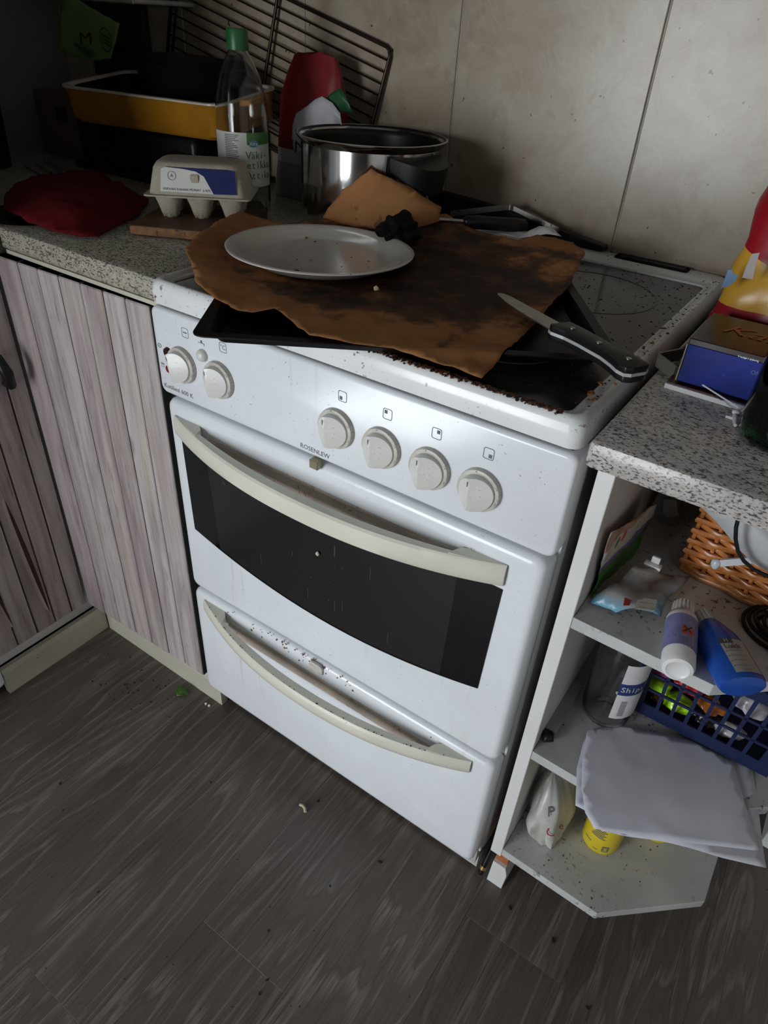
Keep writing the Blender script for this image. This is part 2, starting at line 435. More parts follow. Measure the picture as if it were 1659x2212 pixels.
# ------------------------------------------------------------------ left cabinets
def plank_door(parent, width, z0, z1, edges, M4, name='door'):
    """door slab in local u (width) x z, front at y=0; each plank proud of the slab"""
    bm = box(0, width, .0015, .018, z0, z1); d = obj(name, bm, m_dark, parent, mat=M4)
    for i, (a, b_) in enumerate(zip(edges, edges[1:])):
        bm = box(a+.0013, b_-.0013, -.0014 + .0004*(i % 2), .016, z0, z1, .0016, 1)
        p = obj('plank', bm, m_film, d, mat=M4)
    return d
c1 = thing('base_cabinet', 'low kitchen cabinet with whitewashed plank door beside the white stove', 'cabinet', (-.19, .3, .07))
obj('body', box(-.375, -.006, .034, .59, .066, .862), m_white_board, c1)
E_ = [0, .054, .101, .148, .196, .243, .288, .336]
E_ = [e*(.352/.336) for e in E_]
plank_door(c1, .352, .105, .858, E_, TR(-.372, -.004, 0, radians(1.7)))
c2 = thing('corner_cabinet', 'corner kitchen cabinet whose plank film is torn open in long strips', 'cabinet', (-.68, -.1, .07))
obj('body', box(-.975, -.396, -.215, .59, .066, .862), m_white_board, c2)
d2 = plank_door(c2, .212, .105, .858, [0, .05, .094, .136, .176, .212], TR(-.376, -.218, 0, radians(90)))
# torn slits: dark board showing through curled film
for (ya, yb_, za, zb, wmax) in ((-.105, -.088, .44, .14, .010), (-.185, -.165, .36, .16, .006), (-.155, -.140, .45, .42, .004)):
    n = 14; L = []; R_ = []
    for i in range(n+1):
        t = i/n; z = za+(zb-za)*t; y = ya+(yb_-ya)*t; wd = wmax*sin(pi*t)**.7+.0003
        L.append((y-wd*.5, z)); R_.append((y+wd*.5, z))
    obj('torn_slit', prism(L+R_[::-1], -.3752, -.3745, 'x'), plain('bare_chipboard', (.06, .025, .015), .9), d2)
    cm = bmesh.new()
    for i in range(n):
        (a, z0), (b_, z1) = L[i], L[i+1]
        q = [Vector((-.3748, a-.006, z0)), Vector((-.3748, b_-.006, z1)), Vector((-.3748+.004*sin(pi*(i+1)/n), b_, z1)), Vector((-.3748+.004*sin(pi*i/n), a, z0))]
        if i == 0: q = q[:3]+[Vector((-.3748, a, z0))]
        cm.faces.new([cm.verts.new(x) for x in q])
    obj('film_curl', cm, m_film, d2, solid=.0004)
hb = tube([(-.376, -.058, .70), (-.352, -.055, .705), (-.346, -.050, .68), (-.352, -.046, .655), (-.376, -.043, .65)], [.006, .009, .010, .009, .006], 8)
obj('handle', hb, m_black, c2, 60)
# fridge just at the edge of the frame
fr = thing('refrigerator', 'tall white appliance at the far left edge beside the torn cabinet', 'refrigerator', (-.67, -.52, 0))
obj('cabinet_body', box(-.97, -.40, -.82, -.222, .03, 1.85, .006), m_enamel, fr)
obj('door', box(-.398, -.352, -.82, -.222, .05, 1.85, .01), m_enamel, fr)
for x in (-.95, -.43):
    for y in (-.8, -.25): obj('foot', lathe([(0, 0), (.018, 0), (.018, .03), (0, .03)], 12, (x, y, 0)), m_black, fr)
struct(obj('added_light_block', box(-.985, -.36, -1.47, -.83, 0, ZC), m_wallroom))      # unseen block added to keep window light off the back corner
# worktops
def worktop(name, poly, z0, z1, m, label):
    return tag(obj(name, prism(poly, z0, z1, 'z', bev=.007), m, smooth=40), label, 'worktop')
worktop('worktop', [(-.98, .008), (-.366, .008), (-.003, .008), (-.003, .603), (-.98, .603)], .866, .90, m_counterL,
        'grimy speckled worktop left of the stove under the red cloth')
worktop('worktop', [(-.98, -.218), (-.362, -.218), (-.362, .0065), (-.98, .0065)], .866, .90, m_counterL,
        'short speckled worktop above the torn plank door')
obj_t = obj('worktop_trim', box(-.36, -.004, .010, .03, .860, .866), m_cream_board)
tag(obj_t, 'thin pale strip under the front edge of the left worktop', 'trim')

# ------------------------------------------------------------------ stove
st = thing('electric_stove', 'white freestanding electric stove with dark oven window and six knobs', 'stove', (.3, .3, 0))
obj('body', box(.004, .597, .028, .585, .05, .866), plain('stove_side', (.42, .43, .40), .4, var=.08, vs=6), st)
obj('side_strip', box(.5972, .601, .03, .05, .09, .862), m_enamel, st)
for x in (.04, .56):
    for y in (.07, .54): obj('foot', lathe([(0, 0), (.017, 0), (.017, .052), (0, .052)], 14, (x, y, 0)), m_black, st)
obj('plinth', box(.012, .597, .045, .06, .012, .099), plain('plinth_steel', (.5, .5, .48), .5), st)
# hob frame
def L_(x0, x1, y0, y1, r, z): return [(a, b_, z) for a, b_ in rrect(x0, x1, y0, y1, r, 7)]
loops = [L_(.004, .596, 0, .599, .012, .8725), L_(-.002, .602, -.005, .601, .014, .8735), L_(-.003, .603, -.006, .602, .015, .888), L_(-.0015, .6015, -.0045, .6015, .015, .8965),
         L_(.001, .599, -.002, .599, .016, .9020), L_(.0045, .5955, .0015, .596, .017, .9045), L_(.0085, .5915, .0050, .560, .017, .9045), L_(.0105, .5895, .0068, .556, .016, .9020),
         L_(.0135, .5865, .0090, .548, .014, .9000), L_(.0165, .5835, .0105, .541, .012, .9010), L_(.0205, .5795, .0125, .538, .011, .9010), L_(.0225, .5775, .0140, .5365, .010, .8975)]
hf = obj('hob_frame', loft(loops), m_hob, st, 60)
obj('hob_glass', prism(rrect(.0215, .5785, .013, .5375, .01), .892, .8985, 'z'), m_hobglass, st)
m_ring = plain('burner_marking', (.10, .095, .085), .35, var=.3)
for cx, cy, r in ((.155, .155, .09), (.155, .405, .07), (.452, .395, .092), (.445, .15, .072)):
    obj('burner_ring', lathe([(r, .8986), (r, .8990), (r+.003, .8990), (r+.003, .8986), (r, .8986)], 64, (cx, cy, 0)), m_ring, st)
vt = obj('vent', box(.43, .537, .5725, .5915, .9035, .9062, .0008, 1), m_black, st)
obj('vent_rim', loft([L_(.426, .541, .569, .595, .003, .904), L_(.426, .541, .569, .595, .003, .907), L_(.4295, .5375, .572, .592, .002, .9072), L_(.4295, .5375, .572, .592, .002, .904)]), m_soot, vt)
for i in range(3): obj('louvre', box(.432, .535, .5755+.005*i, .5775+.005*i, .906, .9075), m_black, vt)
# control panel
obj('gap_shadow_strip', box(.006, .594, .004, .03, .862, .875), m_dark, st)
cp = obj('control_panel', loft([[(x, y, z) for x, z in rrect(-.004, .605, .742, .8685, .010, 5)] for y in (.03,)] +
     [[(x, y, z) for x, z in rrect(-.004+i_, .605-i_, .742+i_, .8685-i_, .010, 5)] for y, i_ in ((0.0, 0), (-.004, .0012), (-.006, .004))], True, True), m_enamel, st, 60)
FY = -.006
def knob_mesh():
    bm = bmesh.new(); nr, na = 9, 40; R0 = .0205
    def h(x, z):
        x0 = -.0055
        e = (.0215-.46*(x-x0)) if x > x0 else (.0215-.70*(x0-x))
        return max(.0085, e - 5*z*z)
    c = bm.verts.new((0, -h(0, 0), 0)); rings = []
    for i in range(1, nr+1):
        r = R0*i/nr; rings.append([bm.verts.new((r*cos(2*pi*k/na), -h(r*cos(2*pi*k/na), r*sin(2*pi*k/na)), r*sin(2*pi*k/na))) for k in range(na)])
    rings.append([bm.verts.new((R0*1.02*cos(2*pi*k/na), -.004, R0*1.02*sin(2*pi*k/na))) for k in range(na)])
    for k in range(na): bm.faces.new((c, rings[0][k], rings[0][(k+1) % na]))
    for A, B in zip(rings, rings[1:]):
        for k in range(na): bm.faces.new((A[k], A[(k+1) % na], B[(k+1) % na], B[k]))
    bmesh.ops.recalc_face_normals(bm, faces=bm.faces)
    me = bpy.data.meshes.new('knob'); bm.to_mesh(me); bm.free(); return me
kme = knob_mesh()
bm = lathe([(0, 0), (.0255, 0), (.0258, .002), (.0250, .0062), (.0212, .0072), (0, .0068)], 40); bm.transform(Matrix.Rotation(radians(90), 4, 'X'))
rme = bpy.data.meshes.new('dial'); bm.to_mesh(rme); bm.free()
KN = [(.0505, .7985, -12), (.1205, .7985, -4), (.3154, .797, -4), (.3811, .7955, -4), (.4466, .794, -4), (.5096, .793, -4)]
for i, (x, z, a) in enumerate(KN):
    Mk = TR(x, FY, z) @ Matrix.Rotation(radians(a), 4, 'Y')
    kb = mobj('knob', kme, m_knob, st, 35, mat=Mk)
    mobj('dial_rim', rme, m_knobrim, kb, 40, mat=Mk)
    obj('pointer', box(-.0062, -.0050, -.0205, -.0185, .010, .0165), m_print, kb, mat=Mk)
    for s_, ang in ((('0', 97), ('12', 25), ('10', -22)) if i > 1 else (('50', 30), ('215', -30))):
        an = radians(ang); O = Mk @ Vector((.0228*cos(an), -.0068, .0228*sin(an)))
        text('dial_number', s_, O, Mk.to_3x3() @ Vector((sin(an), 0, -cos(an))), Mk.to_3x3() @ Vector((cos(an), 0, sin(an))), m_print, kb, size=.0042)
def rr_outline(cx, cz, s, t, y, parent, name):
    o_ = rrect(cx-s, cx+s, cz-s*1.08, cz+s*1.08, s*.4, 4); i_ = rrect(cx-s+t, cx+s-t, cz-s*1.08+t, cz+s*1.08-t, s*.4-t*.5, 4)
    bm = bmesh.new(); A = [bm.verts.new((u, y, v)) for u, v in o_]; B = [bm.verts.new((u, y, v)) for u, v in i_]
    n = len(A)
    for k in range(n): bm.faces.new((A[k], A[(k+1) % n], B[(k+1) % n], B[k]))
    return obj(name, bm, m_print, parent)
SY = FY-.0003
for (x, z), (dx, dz) in zip(((.3225, .8405), (.3856, .8395), (.4498, .8385), (.5127, .838)), ((-1, -1), (-1, 1), (1, 1), (1, -1))):
    s_ = rr_outline(x, z, .0062, .0007, SY, cp, 'burner_symbol')
    obj('burner_mark', box(x+dx*.0022-.0019, x+dx*.0022+.0019, SY-.0001, SY+.0001, z+dz*.0025-.0021, z+dz*.0025+.0021), m_print, s_)
s_ = rr_outline(.1311, .8457, .0062, .0006, SY, cp, 'temperature_symbol'); text('lettering', '°C', (.1311, SY, .8457), (1, 0, 0), (0, 0, 1), m_print, s_, width=.0085)
s_ = rr_outline(.062, .8465, .0062, .0006, SY, cp, 'oven_symbol')
obj('oven_mark', box(.0585, .0655, SY-.0001, SY+.0001, .846, .8475), m_print, s_)
text('lettering', 'ROSENLEW', (.281, SY, .7515), (1, 0, 0), (0, 0, 1), m_print, cp, width=.047)
text('lettering', 'Kotiliesi 600 K', (.034, SY, .7548), (1, 0, 0), (0, 0, 1), m_print, cp, width=.058)
bm = lathe([(.0028, 0), (.0034, 0), (.0034, .0002), (.0028, .0002), (.0028, 0)], 20); bm.transform(TR(.0065, SY, .814, rx=radians(90)))
obj('power_symbol', bm, m_print, cp); obj('power_mark', box(.0062, .0068, SY-.0001, SY, .8125, .8155), m_print, cp)
s_ = rr_outline(.0075, .786, .003, .0004, SY, cp, 'oven_symbol'); obj('oven_mark', box(.0055, .0095, SY-.0001, SY+.0001, .7865, .7878), m_print, s_)
bm = lathe([(0, 0), (.0075, 0), (.0065, .003), (0, .004)], 24); bm.transform(TR(.0225, FY, .8085, rx=radians(90))); obj('pilot_lamp', bm, G('dark_red_lens').set((.03, .004, .003), .15).m, st, 50)
bm = lathe([(0, 0), (.006, 0), (.0052, .0025), (0, .0033)], 24); bm.transform(TR(.0205, FY, .7835, rx=radians(90))); obj('pilot_lamp', bm, G('red_lens').set((.16, .012, .006), .15).m, st, 50)
bm = lathe([(0, 0), (.0085, 0), (.0085, .003), (.0065, .0065), (.003, .008), (0, .0083)], 24); bm.transform(TR(.0925, FY, .8245, rx=radians(90))); obj('lock_button', bm, m_knob, st, 50)
ks = obj('key_symbol', box(.086, .097, SY-.0001, SY+.0001, .8405, .8412), m_print, cp)
obj('key_mark', box(.0905, .0935, SY-.0001, SY+.0001, .8412, .8445), m_print, ks); obj('key_mark', box(.096, .0967, SY-.0001, SY+.0001, .838, .8412), m_print, ks)
# oven door and drawer fronts
def front(name, z0, z1, y=-.005, b=.009):
    rs = [(.026, .000), (.004, 0), (-.001, .002), (-.004, .0055), (-.005, .010)]
    return obj(name, loft([[(x, yy, z) for x, z in rrect(.001+i_, .600-i_, z0+i_, z1-i_, .014-.4*i_, 6)] for yy, i_ in rs], True, True), m_enamel, st, 60)
dr = front('oven_door', .3715, .7335); dw = front('drawer', .1005, .3635)
arc = []
n = 28
for i in range(n+1):
    t = i/n; x = .0295+(.552-.0295)*t; arc.append((x, .5075-.009*t - .040*(1-(2*t-1)**2)))
wpoly = [(.0265, .674), ]+arc+[(.5575, .674)]
wn = obj('oven_window', prism(wpoly, -.0062, -.004, 'y'), m_blackglass, dr)
m_inner = G('oven_inner_glass').set((.016, .015, .015), .22).m
ipoly = [(.075, .672)]+[(x, z+.004) for x, z in arc if .075 < x < .50]+[(.5, .672)]
obj('inner_glass_band', prism(ipoly, -.0064, -.0061, 'y'), m_inner, wn)
rnd = random.Random(77); bmd = bmesh.new()
for i in range(30):
    x = rnd.choice((rnd.gauss(.30, .03), rnd.gauss(.20, .02), rnd.uniform(.05, .53))); z = rnd.uniform(.50, .66)
    h_ = rnd.choice((.0008, .0012, .004, .010)); ww = rnd.uniform(.0003, .0006)
    box(x-ww, x+ww, -.0067, -.0064, z-h_, z+h_, bm=bmd)
o = obj('dried_splashes', bmd, plain('dried_splash', (.06, .058, .056), .6), wn); o['kind'] = 'stuff'
q = bp(686, 1196, 'y', -.009)
tag(obj('food_crumb', blob((q.x, -.0092, q.z), .0032, 5, .4, 2, (1, .7, 1.1)), plain('popcorn_crumb', (.55, .52, .42), .7), smooth=60), 'pale crumb stuck on the dark oven window', 'crumb')
def bow_handle(parent, z, bow, x0=.0185, x1=.5575, hh=.031):
    n = 44; bm = bmesh.new(); rings = []
    def yf(t): return -.010 - bow*(1-abs(2*t-1)**2.2)
    def depth(t): return .0065+.010*(1-abs(2*t-1)**3)
    for i in range(n+1):
        t = i/n; x = x0+(x1-x0)*t; y = yf(t); dd = depth(t); zs = z-.006*(1-(2*t-1)**2)
        yb = min(y+dd, -.0048)
        rings.append([bm.verts.new(p) for p in ((x, y+.003, zs), (x, y, zs-.003), (x, y-.001, zs-hh*.5), (x, y, zs-hh+.003), (x, y+.003, zs-hh), (x, yb, zs-hh+.001), (x, yb, zs-.001))])
    for A, B in zip(rings, rings[1:]):
        for k in range(7): bm.faces.new((A[k], A[(k+1) % 7], B[(k+1) % 7], B[k]))
    bm.faces.new(rings[0][::-1]); bm.faces.new(rings[-1])
    h = obj('handle', bm, m_cream, parent, 40)
    # solid wedge ends that join the bow to the front
    for s0 in (0, 1):
        poly = []; m_ = 12; te = .12
        for i in range(m_+1):
            t = te*i/m_; t = t if s0 == 0 else 1-t; poly.append((x0+(x1-x0)*t, yf(t)+.004))
        t = te if s0 == 0 else 1-te
        poly += [(x0+(x1-x0)*(t+(-.012 if s0 == 0 else .012)), yf(t)+.02), (x0+(x1-x0)*(t+(-.03 if s0 == 0 else .03)), -.0045), (poly[0][0], -.0045)]
        bm = bmesh.new(); A = [bm.verts.new((u, v, z-.0012)) for u, v in poly]; B = [bm.verts.new((u, v, z-hh+.002)) for u, v in poly]
        bm.faces.new(A); bm.faces.new(B)
        for k in range(len(poly)): bm.faces.new((A[k], A[(k+1) % len(poly)], B[(k+1) % len(poly)], B[k]))
        obj('handle_end', bm, m_cream, h)
    return h
h1 = bow_handle(dr, .711, .046); h2 = bow_handle(dw, .352, .052, .030, .566, .026)
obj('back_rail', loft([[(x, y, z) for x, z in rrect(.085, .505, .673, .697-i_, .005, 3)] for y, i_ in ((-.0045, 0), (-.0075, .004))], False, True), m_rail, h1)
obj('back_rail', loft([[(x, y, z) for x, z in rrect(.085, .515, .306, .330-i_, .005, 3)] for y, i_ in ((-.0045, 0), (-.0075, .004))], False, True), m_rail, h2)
obj('latch', box(.276, .290, -.012, .0, .728, .7405, .001, 1), plain('brass_tab', (.33, .30, .2), .35, .6), dr)
bm = prism(rrect(.270, .296, .3405, .362, .006, 4), -.0095, -.0055, 'y'); obj('child_lock_tab', bm, plain('milky_plastic', (.60, .58, .52), .3, var=.15, vs=80, speck=(.25, .08, .02), ss=120, thr=.55), dw)
# burnt crumbs and rust flakes on the stove
def flake(c, n_, r, seed, bm):
    n_ = Vector(n_).normalized(); a = n_.orthogonal().normalized(); b_ = n_.cross(a); rnd = random.Random(seed); k = rnd.randint(5, 7)
    e = rnd.uniform(.4, 1); ph = rnd.uniform(0, 6.3)
    top = []; bot = []
    for i in range(k):
        t = 2*pi*i/k; rr_ = r*rnd.uniform(.6, 1.25); u = rr_*cos(t); v = rr_*sin(t)*e
        d = a*(u*cos(ph)-v*sin(ph))+b_*(u*sin(ph)+v*cos(ph))
        top.append(bm.verts.new(Vector(c)+d*.8+n_*r*rnd.uniform(.2, .45))); bot.append(bm.verts.new(Vector(c)+d))
    bm.faces.new(top)
    for i in range(k): bm.faces.new((bot[i], bot[(i+1) % k], top[(i+1) % k], top[i]))
rnd = random.Random(11)
m_rust = plain('rust_crust', (.14, .045, .015), .7, var=.7, vs=220); m_burnt = plain('burnt_crumb', (.015, .011, .009), .8, var=.4); m_amber = plain('amber_grease', (.32, .13, .03), .25, var=.6, vs=200)
bm = bmesh.new(); bmb = bmesh.new(); bma = bmesh.new()
for i in range(1500):
    x = .12+.455*rnd.random()**.45; y = rnd.gauss(.0052, .0030); z = .9047 if y < .0055 else (.9030 if y < .0078 else .9012)
    flake((x, y, z-.0008), (0, -.2, 1), rnd.uniform(.0007, .0034), i, bm if rnd.random() < .62 else bmb)
for i in range(90):
    flake((rnd.gauss(.588, .005), rnd.uniform(.02, .56), .9043), (0, 0, 1), rnd.uniform(.0008, .0022), 500+i, rnd.choice((bm, bmb, bmb)))
for i in range(420):
    flake((rnd.uniform(.37, .575), rnd.uniform(.03, .53), .8984), (0, 0, 1), rnd.uniform(.0006, .002), 900+i, bmb)
for i in range(40): flake((rnd.uniform(.03, .57), rnd.uniform(.565, .596), .9046), (0, 0, 1), rnd.uniform(.0008, .002), 1500+i, bmb)
for i, y in enumerate((.045, .09, .098, .15, .185, .20, .24, .30, .05, .06)):
    flake((rnd.gauss(.588, .003), y, .9042), (0, 0, 1), rnd.uniform(.003, .006), 1600+i, bma)
for i in range(50):
    x = rnd.gauss(.25, .07); flake((x, -.0052, .362-rnd.random()**2*.02), (0, -1, .3), rnd.uniform(.0008, .0028), 1700+i, rnd.choice((bm, bm, bma)))
for i in range(36):
    x = rnd.uniform(.05, .53); t = (x-.03)/.536; flake((x, -.018-.052*(1-abs(2*t-1)**2.2)+.012, .3525-.006*(1-(2*t-1)**2)), (0, 0, 1), rnd.uniform(.0007, .0018), 1800+i, rnd.choice((bm, bmb)))
for nm, b_, mm in (('rust_flakes', bm, m_rust), ('burnt_crumbs', bmb, m_burnt), ('grease_spots', bma, m_amber)):
    o = obj(nm, b_, mm, st); o['kind'] = 'stuff'
#SECTION2
# ------------------------------------------------------------------ right shelf unit and worktop
su = thing('corner_shelf_unit', 'open white corner shelf unit with angled shelves right of the stove', 'shelf unit', (.78, .3, .0))
obj('side_panel', box(.618, .636, .021, .6, .128, .868, .0008, 1), m_white_board, su)
SP = [(.6365, .021), (.792, .018), (.919, .132), (.921, .6), (.6365, .6)]
for z in (.15, .405, .657): obj('shelf', prism(SP, z-.0165, z, 'z', bev=.0008), [m_shelf], su)
obj('back_panel', box(.6365, .921, .6, .606, .128, .868), m_white_board, su)
for x, y in ((.66, .5), (.88, .5)): obj('leg', box(x-.015, x+.015, y-.015, y+.015, 0, .1335), m_white_board, su)
kb_ = thing('kickboard', 'loose white kickboard offcut under the shelf unit by the stove', 'board', (.635, .2, 0))
obj('board', prism([(.6205, 0), (.6485, 0), (.6505, .045), (.6455, .064), (.6225, .064)], .043, .55, 'y', bev=.0008), m_white_board, kb_)
obj('raw_end_block', box(.624, .645, .05, .54, .064, .128), m_orange, kb_)
worktop('worktop', [(.612, -.020), (.80, -.020), (.955, .115), (.955, .603), (.612, .603)], .8685, .8975, m_counterR,
        'speckled grey worktop right of the stove under the blue box')
ZR, ZL = .8975, .90

# ------------------------------------------------------------------ on the hob
TA = radians(34); TM = TR(.218, -.129, .906, TA)     # baking tray: local u along the front edge, v to the back
TU, TV = Vector((cos(TA), sin(TA), 0)), Vector((-sin(TA), cos(TA), 0))
bt = thing('baking_tray', 'black oven tray lying askew on the hob under brown paper', 'tray', (.30, .15, .905))
tl = lambda i, r, z: [(a, b_, z) for a, b_ in rrect(i, .449-i, i, .372-i, r, 5)]
obj('tray_body', loft([tl(.0, .014, .0135), tl(.0, .014, .0150), tl(.012, .012, .0150), tl(.022, .010, .002), tl(.022, .010, .0005), tl(.0135, .011, .0130)], False, False), m_blackmetal, bt, 40, mat=TM)
bm = bmesh.new(); A = [bm.verts.new(p) for p in tl(.022, .010, .002)]; bm.faces.new(A); B = [bm.verts.new(p) for p in tl(.022, .010, .0005)]; bm.faces.new(B)
obj('tray_floor', bm, m_blackmetal, bt, mat=TM)
# baking paper
PP = [(400, 535, .935), (414, 572, .930), (423, 609, .926), (455, 636, .926), (499, 664, .926), (546, 673, .926), (593, 669, .927), (618, 685, .926), (643, 707, .926), (668, 723, .926),
      (745, 738, .924), (825, 751, .922), (870, 758, .922), (960, 786, .918), (1040, 819, .914), (1070, 785, .918), (1110, 740, .922), (1154, 700, .925), (1192, 655, .926), (1228, 622, .928), (1243, 590, .932), (1264, 546, .940),
      (1239, 524, .938), (1200, 512, .935), (1160, 508, .936), (1120, 517, .934), (1053, 505, .934), (1006, 487, .940), (965, 462, .950), (900, 468, .944), (830, 474, .938), (760, 474, .936), (697, 472, .934),
      (620, 484, .930), (560, 470, .932), (517, 456, .937), (465, 480, .938), (430, 503, .938)]
PIN = [(480, 600, .928), (1000, 700, .922), (1100, 600, .925), (1000, 560, .925), (930, 540, .928), (900, 640, .922), (870, 505, .932), (940, 500, .938)]
PR = .1265; PX, PY, PZ = .150, .166, .9235
PIN3 = [Vector((PX+r_*cos(t), PY+r_*sin(t), .9215)) for r_ in (.0, .06, .1) for t in [2*pi*i/8 for i in range(8)]]
def under_plate(x, y, z):
    r_ = math.hypot(x-PX, y-PY)
    if r_ < .150: z = min(z, .9222+max(0, r_-.090)*(.40 if r_ < .128 else 1.2))
    d_ = Vector((x-.218, y+.129, 0)); v = d_.dot(TV); u = d_.dot(TU)
    if -.006 < v < .022 and u < .46: z = max(z, .9228)
    return max(z, .9085)
pap = obj('baking_paper', sheet([bp(x, y, 'z', z) for x, y, z in PP], [bp(x, y, 'z', z) for x, y, z in PIN]+PIN3, step=.008, wr=.0028, wsc=26, seed=3, lim=under_plate), m_parch, smooth=50, solid=.0003)
FP = [(697, 470, .318), (718, 440, .322), (735, 420, .325), (741, 408, .328), (752, 405, .329), (802, 364, .340), (845, 385, .352), (883, 404, .366), (955, 447, .398), (948, 478, .385), (880, 496, .345), (800, 494, .318), (740, 486, .314)]
obj('raised_flap', sheet([bp(x, y, 'y', v) for x, y, v in FP], [bp(820, 430, 'y', .335), bp(760, 445, 'y', .324), bp(890, 450, 'y', .356)], plane='xz', step=.008, wr=.003, wsc=30, seed=6), m_parch2, pap, 50, solid=.0003)
tag(pap, 'crumpled brown baking paper soaked with burnt grease on the tray', 'baking paper')
cl = bp(862, 520, 'z', .93)
bl = blob((cl.x, cl.y, .942), .030, 4, .45, 4, (.8, 1.15, .8), fr=2.2)
tag(obj('burnt_lump', bl, m_soot, smooth=60), 'charred black lump of food on the paper behind the plate', 'food')
# plate
pl = thing('dinner_plate', 'off-white stoneware plate with crumbs lying on brown paper', 'plate', (.150, .166, .922))
MP = TR(PX, PY, PZ) @ Matrix.Rotation(radians(-1.0), 4, 'X')
obj('plate_body', lathe([(0, .0045), (.085, .0045), (.094, .006), (.106, .0125), (.119, .0175), (.1245, .0185), (.1265, .0175), (.126, .0160), (.118, .0135), (.104, .0075), (.092, .001), (.086, 0), (.082, 0), (.081, .0015), (0, .0015)], 72), m_plate, pl, 50, mat=MP)
bm = bmesh.new(); rnd = random.Random(5)
for i in range(34):
    a, r = rnd.uniform(0, 2*pi), .085*sqrt(rnd.random()); flake(MP @ Vector((r*cos(a), r*sin(a), .0045)), (0, 0, 1), rnd.choice((.0006, .0008, .001, .0016)), 50+i, bm)
q = bp(642, 585, 'z', .929); flake((q.x, q.y, .9283), (0, 0, 1), .0045, 71, bm)
o = obj('crumbs', bm, m_burnt, pl); o['kind'] = 'stuff'
q = bp(662, 511, 'z', .931); flake_b = bmesh.new(); flake((q.x, q.y, .929), (0, 0, 1), .004, 33, flake_b); obj('food_scrap', flake_b, m_amber, pl)
q = bp(813, 619, 'z', .928); tag(obj('food_crumb', blob((q.x, q.y, .9255), .0035, 3, .5, 1), plain('pale_crumb', (.6, .48, .33), .6)), 'pale food crumb at the front rim of the plate', 'crumb')
# knife
kn = thing('kitchen_knife', 'kitchen knife with black riveted handle resting across the tray', 'knife', bp(1222, 722, 'z', .93))
K0, K1 = bp(1072, 634, 'z', .9335), bp(1386, 808, 'z', .938)
ku = (K1-K0).normalized(); KL = (K1-K0).length; kv = Vector((0, 0, 1)).cross(ku).normalized(); kw = ku.cross(kv)
KM = Matrix(((ku.x, kv.x, kw.x, K0.x), (ku.y, kv.y, kw.y, K0.y), (ku.z, kv.z, kw.z, K0.z), (0, 0, 0, 1)))
bl_ = KL*.50
blade = [(0, .002), (.004, .007), (.016, .010), (bl_, .0105), (bl_+.006, .009), (bl_+.006, -.009), (bl_, -.0125), (bl_*.6, -.0115), (bl_*.3, -.0085), (.006, -.002)]
obj('blade', prism(blade, -.0007, .0007, 'z'), m_steel2, kn, mat=KM)
hs = bl_+.002
def hpoly(o_):
    return [(hs, .010-o_), (hs+.02, .0115-o_), (hs+.06, .0105-o_), (KL-.015, .0115-o_), (KL-.003, .010-o_), (KL, .004-o_), (KL, -.012+o_), (KL-.004, -.018+o_), (KL-.014, -.0185+o_), (KL-.026, -.015+o_), (KL-.045, -.0115+o_), (hs+.042, -.0115+o_), (hs+.022, -.013+o_), (hs+.006, -.0175+o_), (hs-.001, -.0155+o_)]
obj('tang', prism(hpoly(-.0008), -.0016, .0016, 'z'), plain('bright_tang', (.6, .6, .6), .4, .5), kn, mat=KM)
for s0, s1 in ((.0013, .0080), (-.0080, -.0013)): obj('handle_scale', prism(hpoly(0), s0, s1, 'z', bev=.0012), m_black, kn, 40, mat=KM)
for f in (.16, .5, .85): obj('rivet', lathe([(0, .0078), (.003, .0078), (.003, .0089), (0, .0092)], 14, (hs+(KL-hs)*f, -.002, 0)), m_steel2, kn, mat=KM)
# pot
PC = Vector((.030, .445, .9005))
pot = thing('cooking_pot', 'shiny steel pot with dark inside and black handles at the back of the hob', 'pot', PC)
obj('pot_body', lathe([(0, .0), (.106, 0), (.1125, .006), (.1145, .02), (.1145, .129), (.1225, .137), (.1235, .140), (.121, .141), (.114, .135), (.1125, .126), (.1125, .02), (.108, .008), (0, .008)], 72, PC), m_steel, pot, 40)
obj('inner_coating', lathe([(0, .0085), (.1075, .0085), (.1120, .0205), (.1120, .1255), (.1138, .1348), (.1205, .1406)], 72, PC), m_black, pot, 50)
ha = math.atan2(-.30, 1.0)
def pot_handle(an, m):
    d = Vector((cos(an), sin(an), 0)); s_ = Vector((-sin(an), cos(an), 0)); bm = bmesh.new(); n = 16; rings = []
    for i in range(n+1):
        t = -1+2*i/n; w_ = .058*t; out = .113+.040*(1-abs(t)**2.6); th = .006+.004*(1-t*t); hh_ = .011+.008*(1-t*t)
        c = PC+d*out+s_*w_+Vector((0, 0, .112))
        rings.append([bm.verts.new(c+d*(th*cos(a)*1.3)+Vector((0, 0, hh_*sin(a)))) for a in [2*pi*k_/10 for k_ in range(10)]])
    for A, B in zip(rings, rings[1:]):
        for k_ in range(10): bm.faces.new((A[k_], A[(k_+1) % 10], B[(k_+1) % 10], B[k_]))
    bm.faces.new(rings[0]); bm.faces.new(rings[-1][::-1])
    h = obj('handle', bm, m, pot, 60)
    pts = [PC+d*(.114+.022*(1-abs(t)**3))+s_*(.045*t)+Vector((0, 0, .112)) for t in [-1+2*i/10 for i in range(11)]]
    obj('handle_bracket', tube(pts, .006, 8), m, h, 60)
